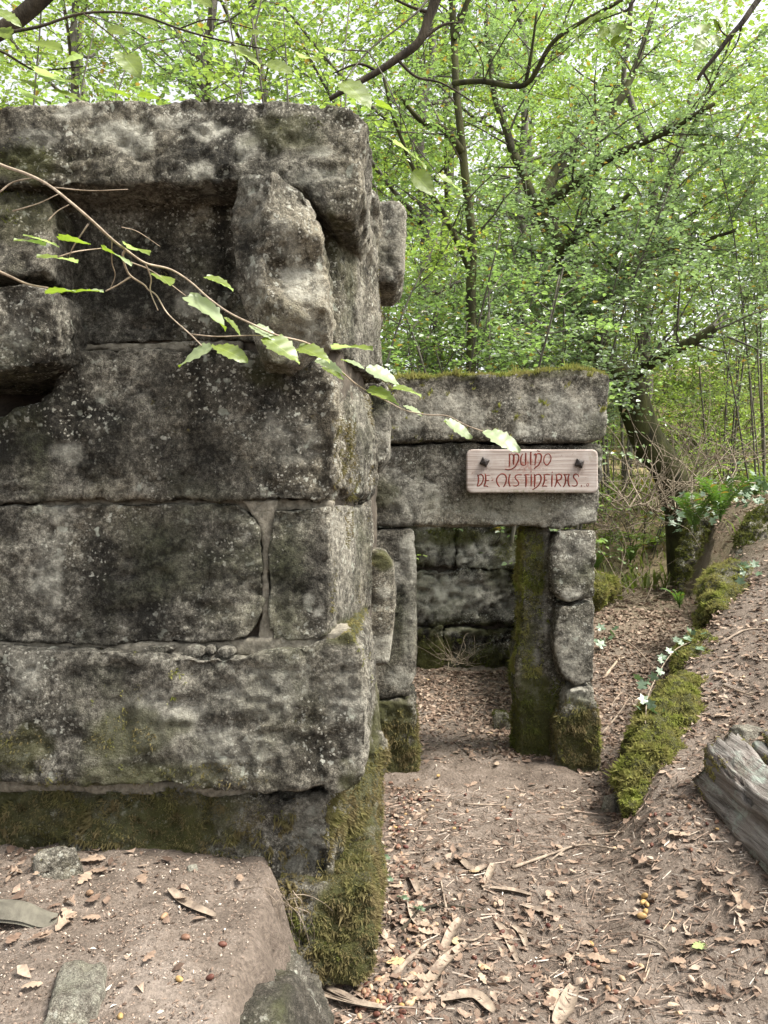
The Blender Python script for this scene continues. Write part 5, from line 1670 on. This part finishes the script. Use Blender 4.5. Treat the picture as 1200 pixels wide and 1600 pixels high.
# the leaning tree over the stream
b = P(1090, 850, 11.0)
b[2] = gz(b[0], b[1]) - .2
T1 = [([b, P(1055, 775, 11), P(1018, 700, 11), P(990, 640, 11), P(968, 595, 11), P(935, 545, 11.1), P(908, 480, 11.3), P(885, 410, 11.6), P(845, 325, 12)], .27, .12),
      ([P(845, 330, 11.9), P(880, 250, 12.2), P(933, 197, 12.6), P(990, 120, 13), P(1020, 20, 13.4)], .11, .04),
      ([P(848, 328, 11.9), P(905, 284, 11.5), P(955, 245, 11.2), P(1040, 205, 10.8), P(1120, 160, 10.5)], .09, .03),
      ([P(872, 400, 11.5), P(900, 372, 11.2), P(933, 347, 10.9), P(990, 300, 10.4)], .08, .03),
      ([P(925, 500, 11.3), P(950, 464, 11.6), P(981, 437, 11.8), P(1013, 373, 12.2), P(1056, 267, 12.8), P(1085, 150, 13.4)], .13, .05),
      ([P(972, 600, 11.0), P(1000, 578, 10.7), P(1050, 549, 10.3), P(1085, 530, 10.1), P(1115, 513, 10.0)], .085, .06),
      ([P(985, 440, 11.8), P(1040, 420, 11.5), P(1090, 380, 11.2), P(1150, 360, 11.0)], .06, .02),
      ([P(845, 330, 12), P(800, 230, 12.3), P(770, 130, 12.7), P(760, 20, 13)], .08, .03)]
tree('leaning_tree', 'dark mossy tree leaning over the stream with forked limbs', 'tree', b, T1, 21, 'leaf_b', 'bark_moss', 15, 1.9, 12, .62, 12, .080, smin=.55, up=.10, flat=.35)

r = np.random.default_rng(3)
# mossy upright trunk above the doorway
b = np.array((P(735, 700, 9)[0], 9.0, gz(1.0, 9) - .2))
T2 = [([b, P(735, 560, 9), P(738, 400, 9), P(725, 260, 9), P(712, 120, 9.1), P(706, 0, 9.2), P(690, -150, 9.3)], .062, .035),
      ([P(735, 420, 9), P(690, 330, 8.8), P(640, 250, 8.5), P(600, 120, 8.2)], .04, .015),
      ([P(722, 240, 9), P(690, 200, 8.8), P(660, 190, 8.7), P(625, 150, 8.5)], .05, .02),
      ([P(712, 130, 9), P(757, 128, 8.6), P(821, 133, 8.2), P(870, 64, 7.9), P(975, 0, 7.6)], .035, .018),
      ([P(821, 133, 8.2), P(832, 80, 8.1), P(838, 20, 8.0)], .022, .012),
      ([P(708, 60, 9.1), P(740, -20, 9), P(800, -80, 8.8)], .04, .015)]
tree('slender_tree', 'slender mossy trunk rising behind the doorway lintel', 'tree', b, T2, 22, 'leaf_a', 'bark_moss', 9, 1.3, 8, .5, 9, .065, smin=.35, up=.15, flat=.45)


def hazel(label, cx, cy, n, h, spread, seed, leafmat, lsize=.075, n_br=8, br_len=1.1, tw=10, tw_len=.5, lf=10, lean=(0, 0), group=None, rad=.020, name='hazel_bush', up=.15, smin=.12):
    r = np.random.default_rng(seed)
    z0 = gz(cx, cy)
    L = []
    for k in range(n):
        a = 6.283 * k / n + r.normal(0, .4)
        o = np.array((math.cos(a), math.sin(a), 0)) * spread * (.4 + .8 * r.random())
        b = np.array((cx, cy, z0 - .1)) + np.array((math.cos(a), math.sin(a), 0)) * .18
        hh = h * (.65 + .5 * r.random())
        L.append(([b, b + o * .25 + np.array((0, 0, hh * .35)), b + o * .6 + np.array((lean[0] * .3, lean[1] * .3, hh * .7)), b + o * 1.15 + np.array((lean[0], lean[1], hh))], rad * (.6 + .7 * r.random()), .007))
    return tree(name, label, 'shrub' if name != 'young_tree' else 'tree', (cx, cy, z0), L, seed + 50, leafmat, 'bark_grey', n_br, br_len, tw, tw_len, lf, lsize, smin=smin, up=up, flat=.4, group=group, sides=6, allmin=True)


hazel('many-stemmed hazel bush directly behind the doorway wall', .55, 8.9, 9, 3.8, 1.0, 31, 'leaf_a', .07)
hazel('many-stemmed hazel bush behind the corbel of the near wall', -.15, 9.8, 8, 4.6, 1.1, 32, 'leaf_a', .07)
hazel('hazel bush with flat leaf sprays before the leaning tree', 2.3, 10.2, 9, 4.6, 1.0, 33, 'leaf_b', .08, lean=(-.1, -.4), smin=.52)
hazel('drooping hazel spray over the top of the leaning trunk', 2.6, 12.3, 8, 6.0, 1.5, 34, 'leaf_b', .08, smin=.45)
hazel('tall hazel clump at the upper edge of the picture', 5.8, 11.6, 8, 7.2, 1.7, 35, 'leaf_b', .085, n_br=8, smin=.4)
hazel('hazel clump rising behind the capstone middle', -2.4, 8.0, 9, 6.0, 1.5, 36, 'leaf_a', .075, n_br=6)
hazel('hazel clump behind the corner of the capstone', -.7, 7.4, 7, 6.4, 1.1, 37, 'leaf_c', .07, n_br=6)
hazel('hazel clump behind the far end of the capstone', -4.4, 9.0, 9, 7.0, 1.8, 38, 'leaf_c', .08, n_br=6)
hazel('young hazel bush close behind the lintel', 1.15, 8.1, 7, 3.9, .8, 43, 'leaf_a', .068)
hazel('leafy hazel bush filling the gap above the lintel middle', 1.35, 10.6, 8, 4.6, 1.1, 39, 'leaf_b', .072)
hazel('pale hazel bush farther back above the doorway', .9, 12.4, 8, 5.6, 1.4, 41, 'leaf_c', .08)
hazel('bright hazel bush behind the leaning trunk', 4.2, 14.2, 8, 6.4, 1.5, 42, 'leaf_c', .08, smin=.5)
for k, (x, y, h, lb) in enumerate([(4.2, 12.6, 1.0, 'low leafy shrub at the base of the leaning trunk'), (5.6, 13.4, 1.3, 'low bright shrub on the slope behind the ferns'), (6.6, 15.2, 1.5, 'low yellow-green shrub at the picture edge'), (3.3, 15.0, 1.3, 'low shrub between the leaning trunk and the door jamb'), (3.9, 19.0, 1.8, 'bushy shrub far up the slope behind the trunk'), (8.6, 20.5, 2.0, 'pale bush near the top of the sunny slope'), (2.6, 13.0, 0.8, 'low herb clump beyond the stream bed'), (6.0, 21.0, 3.0, 'tall bush closing the view behind the leaning trunk'), (8.4, 22.5, 3.2, 'tall bright bush at the top of the slope'), (10.6, 21.5, 3.0, 'tall bush at the slope top by the picture edge'), (4.6, 22.0, 2.8, 'tall bush on the slope behind the door jamb'), (7.4, 17.0, 1.6, 'round bush half way up the sunny slope'), (9.0, 18.0, 1.9, 'spreading bush half way up the slope at the picture edge')]):
    hazel(lb, x, y, 8, h, h * .75, 80 + k, 'leaf_c', .075 + .02 * (y > 18), 6 if y < 18 else 8, h * .5, 6 if y < 18 else 8, .3 + .1 * h, 8, group='low shrubs on the slope', rad=.010, name='low_shrub')
# saplings on the bright slope at the right
for k, (x, y, h, lb) in enumerate([(4.6, 15.0, 4.5, 'thin sapling with sparse leaves beside the leaning trunk'), (6.2, 14.2, 5.2, 'thin bright sapling on the slope behind the ferns'), (7.6, 16.5, 5.5, 'pale sapling at the edge of the sunny slope'), (5.9, 18.5, 6, 'slim sapling far up the sunny slope'), (3.9, 17.5, 5, 'slim sapling in the gap beside the door jamb')]):
    hazel(lb, x, y, 4, h, .5, 60 + k, 'leaf_c', .075, 5, .9, 6, .5, 7, group='saplings on the sunny slope', rad=.018, name='young_tree', smin=.3)


def forest_tree(label, x, y, h, seed, leafmat, r0=.22, lsize=.10, n_l=6, n_br=9, br_len=2.2, group='trees of the wood behind the mill', low=.25):
    r = np.random.default_rng(seed)
    tr = up_path(x, y, h, r, (r.normal(0, .05), r.normal(0, .03)))
    L = [(tr, r0, .05)]
    for k in range(n_l):
        s = low + (1 - low) * (k + r.random()) / n_l
        f = s * 5
        i = int(min(4, f))
        p = tr[i] + (tr[i + 1] - tr[i]) * (f - i)
        a = r.random() * 6.283
        ln = h * .32 * (1.1 - .6 * s)
        d = np.array((math.cos(a), math.sin(a), .55))
        L.append(([p, p + d * ln * .5, p + d * ln + np.array((0, 0, .2 * ln))], r0 * .42 * (1.1 - .6 * s), .02))
    return tree('forest_tree', label, 'tree', tuple(tr[0]), L, seed + 1, leafmat, 'bark_grey', n_br, br_len, 12, .9, 11, lsize, smin=.2, up=.12, flat=.5, group=group)


for k, (x, y, h, lm, lb) in enumerate([
    (-5.5, 14, 11, 'leaf_c', 'forest tree behind the far end of the wall top'), (-2.2, 15.5, 12, 'leaf_a', 'forest tree behind the middle of the wall top'), (.6, 14.0, 11, 'leaf_c', 'bright forest tree behind the wall corner'), (3.1, 17.0, 12, 'leaf_a', 'forest tree above the doorway in the middle distance'),
    (6.4, 19.0, 12, 'leaf_c', 'bright forest tree behind the leaning tree'), (12.5, 21.0, 13, 'leaf_c', 'forest tree over the sunny slope at the picture edge'), (1.2, 21.0, 14, 'leaf_c', 'far forest tree seen between the hazel stems'), (-8.0, 20.0, 14, 'leaf_c', 'far forest tree at the upper corner of the picture'), (5.0, 26.0, 15, 'leaf_c', 'far bright forest tree above the slope'), (-3.6, 11.8, 10, 'leaf_a', 'nearer forest tree over the middle of the capstone')]):
    forest_tree(lb, x, y, h, 200 + k * 3, lm, .12 + .008 * k, .095 + .004 * max(0, y - 14))

# the wood beyond, too far to tell tree from tree
r = np.random.default_rng(17)
n = 230000
x = -30 + 72 * r.random(n)
y = 23 + 22 * r.random(n)
hh = 18 * r.random(n) ** .9
gap = fbm(np.stack([x, y * .5, hh], -1), .28, 3, 6) + .35
k = r.random(n) < np.clip(gap * 2.2 * (1.25 - hh / 24), .0, 1)
k &= ~((x / y > .36) & (hh < 2.0) & (r.random(n) < .6))
x, y, hh = x[k], y[k], hh[k]
p = np.stack([x, y, ground_z(x, y) + hh * (0.75 + .35 * vnoise(np.stack([x * .3, y * .3, 0 * x], -1), 4)) + .1], -1)
n = len(p)
ax = r.normal(0, 1, (n, 3)) * np.array((1, 1, .4))
ax /= np.linalg.norm(ax, axis=1)[:, None]
nr = np.array((0, -.25, 1.0)) + r.normal(0, .5, (n, 3))
L = .18 + .18 * r.random(n)
sd = np.cross(nr, ax)
sd /= np.linalg.norm(sd, axis=1)[:, None] + 1e-9
V = np.stack([p, p + (ax * .45 - sd * .36) * L[:, None], p + ax * L[:, None], p + (ax * .45 + sd * .36) * L[:, None]], 1).reshape(-1, 3)
mb = MB()
mb.add(V, np.arange(4 * n).reshape(-1, 4))
o = mb.build('forest', M['leaf_c'], smooth=False)
o['kind'] = 'stuff'
o['label'] = 'sunlit wood beyond the mill, one green mass'
o['category'] = 'forest'
mb = MB()
for k in range(60):
    xx, yy = -20 + 50 * r.random(), 24 + 22 * r.random()
    q = up_path(xx, yy, 9 + 5 * r.random(), r, (r.normal(0, .06), 0), 4, .3)
    tube(mb, q, np.linspace(.04 + .09 * r.random(), .02, 5), 5)
    
o2 = mb.build('trunks', M['bark_grey'], o)
o2['kind'] = 'stuff'


# ------------------------------------------------------------------ overhanging branches close to the camera
def big_leaf(base, tip, ratio, roll, seed, serr=1.0):
    """a toothed hazel leaf between two points; roll 0 faces the camera, 90 lies edge-on with its top up"""
    r = np.random.default_rng(seed)
    base, tip = np.array(base, float), np.array(tip, float)
    L = np.linalg.norm(tip - base)
    ax = (tip - base) / L
    toc = np.array((0, -1.0, 0))
    toc = toc - ax * (toc @ ax)
    toc /= np.linalg.norm(toc)
    sd = np.cross(toc, ax)
    a = math.radians(roll)
    upw = sd if sd[2] > 0 else -sd
    nr = toc * math.cos(a) + upw * math.sin(a)
    sd = np.cross(nr, ax)
    n, m_ = 15, 7
    V, U, W = [], [], []
    for i in range(n):
        t = i / (n - 1)
        w = (math.sin(math.pi * min(1, t ** .82 * .985 + .012)) ** .72) * (1.04 - .25 * t) * ratio * .5
        if t > .93:
            w *= .55
        for j in range(m_):
            u = -1 + 2 * j / (m_ - 1)
            ww = w * (1 + (.10 * serr * (1 if i % 2 else -1) if abs(u) == 1 and 0 < i < n - 1 else 0))
            z = .16 * abs(u) * ww - .10 * t * t + .018 * math.sin(t * 26 - abs(u) * 5) * (abs(u) > .1) + .05 * math.sin(3 * t + seed) * u
            p = base + ax * L * (t - .03 * serr * abs(u) * (i % 2)) + sd * (u * ww * L) + nr * (z * L)
            V.append(p)
            U.append(u)
            W.append(t)
    q = [(i * m_ + j, i * m_ + j + 1, (i + 1) * m_ + j + 1, (i + 1) * m_ + j) for i in range(n - 1) for j in range(m_ - 1)]
    mb = MB()
    mb.add(V, q, None, lu=np.array(U), lv=np.array(W))
    return mb


def branch(label, D, stems, leaves, seed, name='hazel_branch', mat='twig', depth=.12, leafmat='hazel'):
    """stems: (pixel polyline, radius px start, end); leaves: (base px, tip px, roll, flip)"""
    r = np.random.default_rng(seed)
    t = thing(name, label, 'branch', tuple(P(stems[0][0][0][0], stems[0][0][0][1], D)))
    dd = lambda x, y: D + depth * math.sin(x * .011 + y * .017 + seed)
    for k, (pl, a, b) in enumerate(stems):
        pts = smoothpath([P(x, y, dd(x, y)) for x, y in pl], 5)
        mb = MB()
        tube(mb, pts, np.linspace(a, b, len(pts)) / F * D * .5, 6)
        mb.build('stem' if k == 0 else 'twig', M[mat], t)
    for k, (x0, y0, x1, y1, roll, flip) in enumerate(leaves):
        p0, p1 = P(x0, y0, dd(x0, y0)), P(x1, y1, dd(x0, y0) + r.normal(0, .02) - .02)
        mb = big_leaf(p0, p1, .60 + .1 * r.random(), roll + 5, seed * 31 + k)
        if flip:
            mb.q = [q[:, ::-1] for q in mb.q]
        mb.build('leaf', M[leafmat], t)
    return t


branch('slender hazel branch with pale leaves hanging across the near wall', 1.75,
       [([(-70, 225), (0, 257), (42, 272), (77, 290), (115, 320), (147, 348), (175, 374), (196, 390), (227, 411), (266, 421), (297, 440), (325, 465), (357, 488), (395, 507), (433, 524), (484, 538), (521, 569), (559, 602), (605, 627), (633, 641), (666, 648), (699, 650), (727, 664), (755, 674)], 5, 1.5),
        ([(196, 390), (192, 400), (197, 420), (205, 432), (225, 445), (232, 453), (245, 462), (262, 490), (297, 522), (315, 540)], 4, 1.8),
        ([(205, 432), (185, 445), (165, 455)], 3, 2), ([(-60, 405), (0, 425), (40, 443), (75, 450)], 5, 3), ([(227, 411), (236, 435), (235, 455), (247, 485)], 3, 1.6), ([(205, 410), (240, 425), (290, 462)], 2.5, 1.6),
        ([(138, 350), (115, 385), (108, 402)], 2.5, 1.2), ([(90, 402), (120, 393), (160, 388)], 2.5, 1.6), ([(0, 300), (20, 285), (50, 278)], 3, 1.5), ([(20, 330), (60, 318), (92, 303)], 2, 1.2), ([(85, 293), (140, 298), (200, 296)], 2, 1),
        ([(297, 522), (340, 526), (400, 524), (440, 528)], 2, 1.4), ([(175, 374), (175, 410), (180, 430), (172, 452)], 2, 1.2), ([(190, 355), (215, 362), (250, 385)], 1.6, 1.0), ([(75, 345), (90, 330), (108, 320)], 2, 1.2)],
       [(162, 456, 112, 451, 72, 1), (118, 455, 70, 452, 74, 1), (92, 386, 38, 362, 66, 0), (72, 383, 22, 370, 74, 0), (122, 410, 58, 394, 74, 0), (92, 374, 142, 376, 76, 1), (160, 388, 208, 409, 74, 1), (198, 386, 236, 391, 78, 0), (246, 430, 268, 441, 66, 0), (322, 432, 366, 449, 66, 0),
        (294, 462, 356, 508, 55, 1), (352, 496, 378, 522, 60, 0), (331, 542, 276, 568, 52, 1), (334, 540, 388, 560, 48, 0), (390, 508, 436, 528, 55, 1), (414, 526, 470, 562, 48, 0), (467, 542, 516, 560, 50, 0), (494, 562, 540, 582, 50, 1), (503, 574, 538, 590, 50, 0), (518, 544, 582, 538, 74, 0), (533, 562, 570, 572, 70, 1),
        (572, 575, 628, 598, 55, 1), (614, 605, 659, 614, 66, 0), (576, 607, 624, 628, 48, 0), (632, 634, 660, 647, 50, 1), (694, 658, 740, 682, 40, 1), (755, 674, 815, 700, 48, 1)], 4)

branch('leafy hazel branch crossing the upper corner of the picture', 2.3,
       [([(-70, 60), (0, 52), (60, 42), (130, 21), (210, 22), (280, 45), (340, 62), (420, 78)], 6, 2), ([(-60, 70), (0, 80), (35, 100), (60, 110), (130, 104)], 5, 2), ([(130, 21), (180, 60), (200, 85)], 2.5, 1.5), ([(280, 45), (330, 30), (395, 45)], 2.5, 1.5), ([(340, 62), (365, 70), (395, 100), (425, 100)], 2.5, 1.5)],
       [(-5, 15, 34, 38, 30, 0), (-20, 45, 18, 50, 40, 0), (36, 66, 98, 70, 55, 0), (52, 84, 94, 86, 60, 0), (60, 108, 98, 112, 62, 0), (168, 46, 204, 52, 20, 0), (206, 32, 246, 34, 30, 0), (188, 82, 220, 116, 20, 0), (300, -4, 332, 6, 35, 0), (416, 32, 450, 33, 62, 0), (386, 52, 418, 51, 40, 0), (360, 72, 408, 98, 45, 0), (418, 98, 458, 112, 15, 0), (60, 118, 120, 122, 66, 0), (20, 122, 60, 132, 60, 0), (70, 140, 128, 150, 62, 0), (130, 88, 90, 98, 60, 0), (165, 142, 205, 147, 72, 1), (215, 150, 250, 150, 76, 1), (35, 148, 80, 156, 66, 0)], 6, mat='bark')
branch('hazel spray hanging above the capstone corner', 2.5,
       [([(690, -40), (660, 10), (620, 45), (575, 80), (540, 125)], 4, 2), ([(575, 80), (600, 120), (620, 165), (640, 215), (655, 270)], 2.5, 1.2), ([(575, 80), (530, 78), (505, 80)], 2.5, 1.2), ([(640, 215), (670, 255), (690, 278)], 1.8, 1.2)],
       [(536, 127, 580, 164, 20, 0), (588, 163, 624, 170, 66, 1), (466, 88, 502, 90, 55, 0), (508, 80, 548, 80, 70, 0), (645, 268, 680, 304, 12, 0), (682, 274, 722, 294, 50, 0), (716, 276, 730, 282, 50, 0), (614, 222, 652, 242, 60, 0), (650, 245, 668, 262, 60, 0)], 8, mat='bark_grey')
branch('sprig of round alder leaves at the top of the picture', 3.0,
       [([(1010, -40), (985, 10), (955, 25), (930, 35)], 4, 1.5), ([(985, 10), (975, 40), (965, 60)], 2, 1.2)],
       [(955, 42, 935, 56, 25, 0), (970, 38, 958, 54, 25, 0), (978, 42, 1003, 50, 50, 0), (968, 56, 955, 72, 20, 0), (975, 55, 1002, 64, 55, 0), (975, 22, 990, 30, 40, 0), (960, 18, 925, 30, 55, 0), (930, 5, 965, -5, 40, 0), (940, 22, 908, 42, 62, 0), (895, 50, 905, 66, 50, 0)], 9, mat='bark')
branch('dark crooked branch with round leaves at the upper right', 3.2,
       [([(1230, -60), (1181, 5), (1160, 35), (1139, 59), (1120, 85), (1098, 112), (1090, 125)], 11, 5), ([(1098, 112), (1110, 135), (1102, 150)], 4, 2), ([(1160, 35), (1150, 70), (1120, 110)], 3, 1.5), ([(1139, 59), (1128, 50), (1122, 38)], 2.5, 1.5)],
       [(1105, 38, 1090, 52, 20, 0), (1118, 25, 1136, 45, 20, 0), (1105, 62, 1084, 78, 15, 0), (1108, 56, 1130, 72, 15, 0), (1116, 30, 1124, 48, 30, 0), (1140, 55, 1165, 48, 60, 0), (1125, 22, 1136, 14, 40, 0)], 10, mat='bark')
branch('heavy dark limb crossing the top above the wall corner', 4.6,
       [([(720, -60), (690, -20), (673, 20), (655, 65), (620, 92), (590, 112), (540, 140), (515, 155)], 19, 7), ([(655, 65), (690, 40), (720, 35)], 7, 2), ([(590, 112), (560, 100), (520, 115)], 5, 2), ([(673, 20), (640, 10), (600, -10)], 6, 3), ([(620, 92), (650, 120), (690, 130), (740, 160)], 5, 2)],
       [], 12, name='tree_limb', mat='bark', depth=.05)
branch('thick dark limb cutting the upper left corner', 3.4,
       [([(120, -60), (62, 0), (25, 32), (-10, 55), (-60, 80)], 30, 24)], [], 13, name='tree_limb', mat='bark', depth=.02)
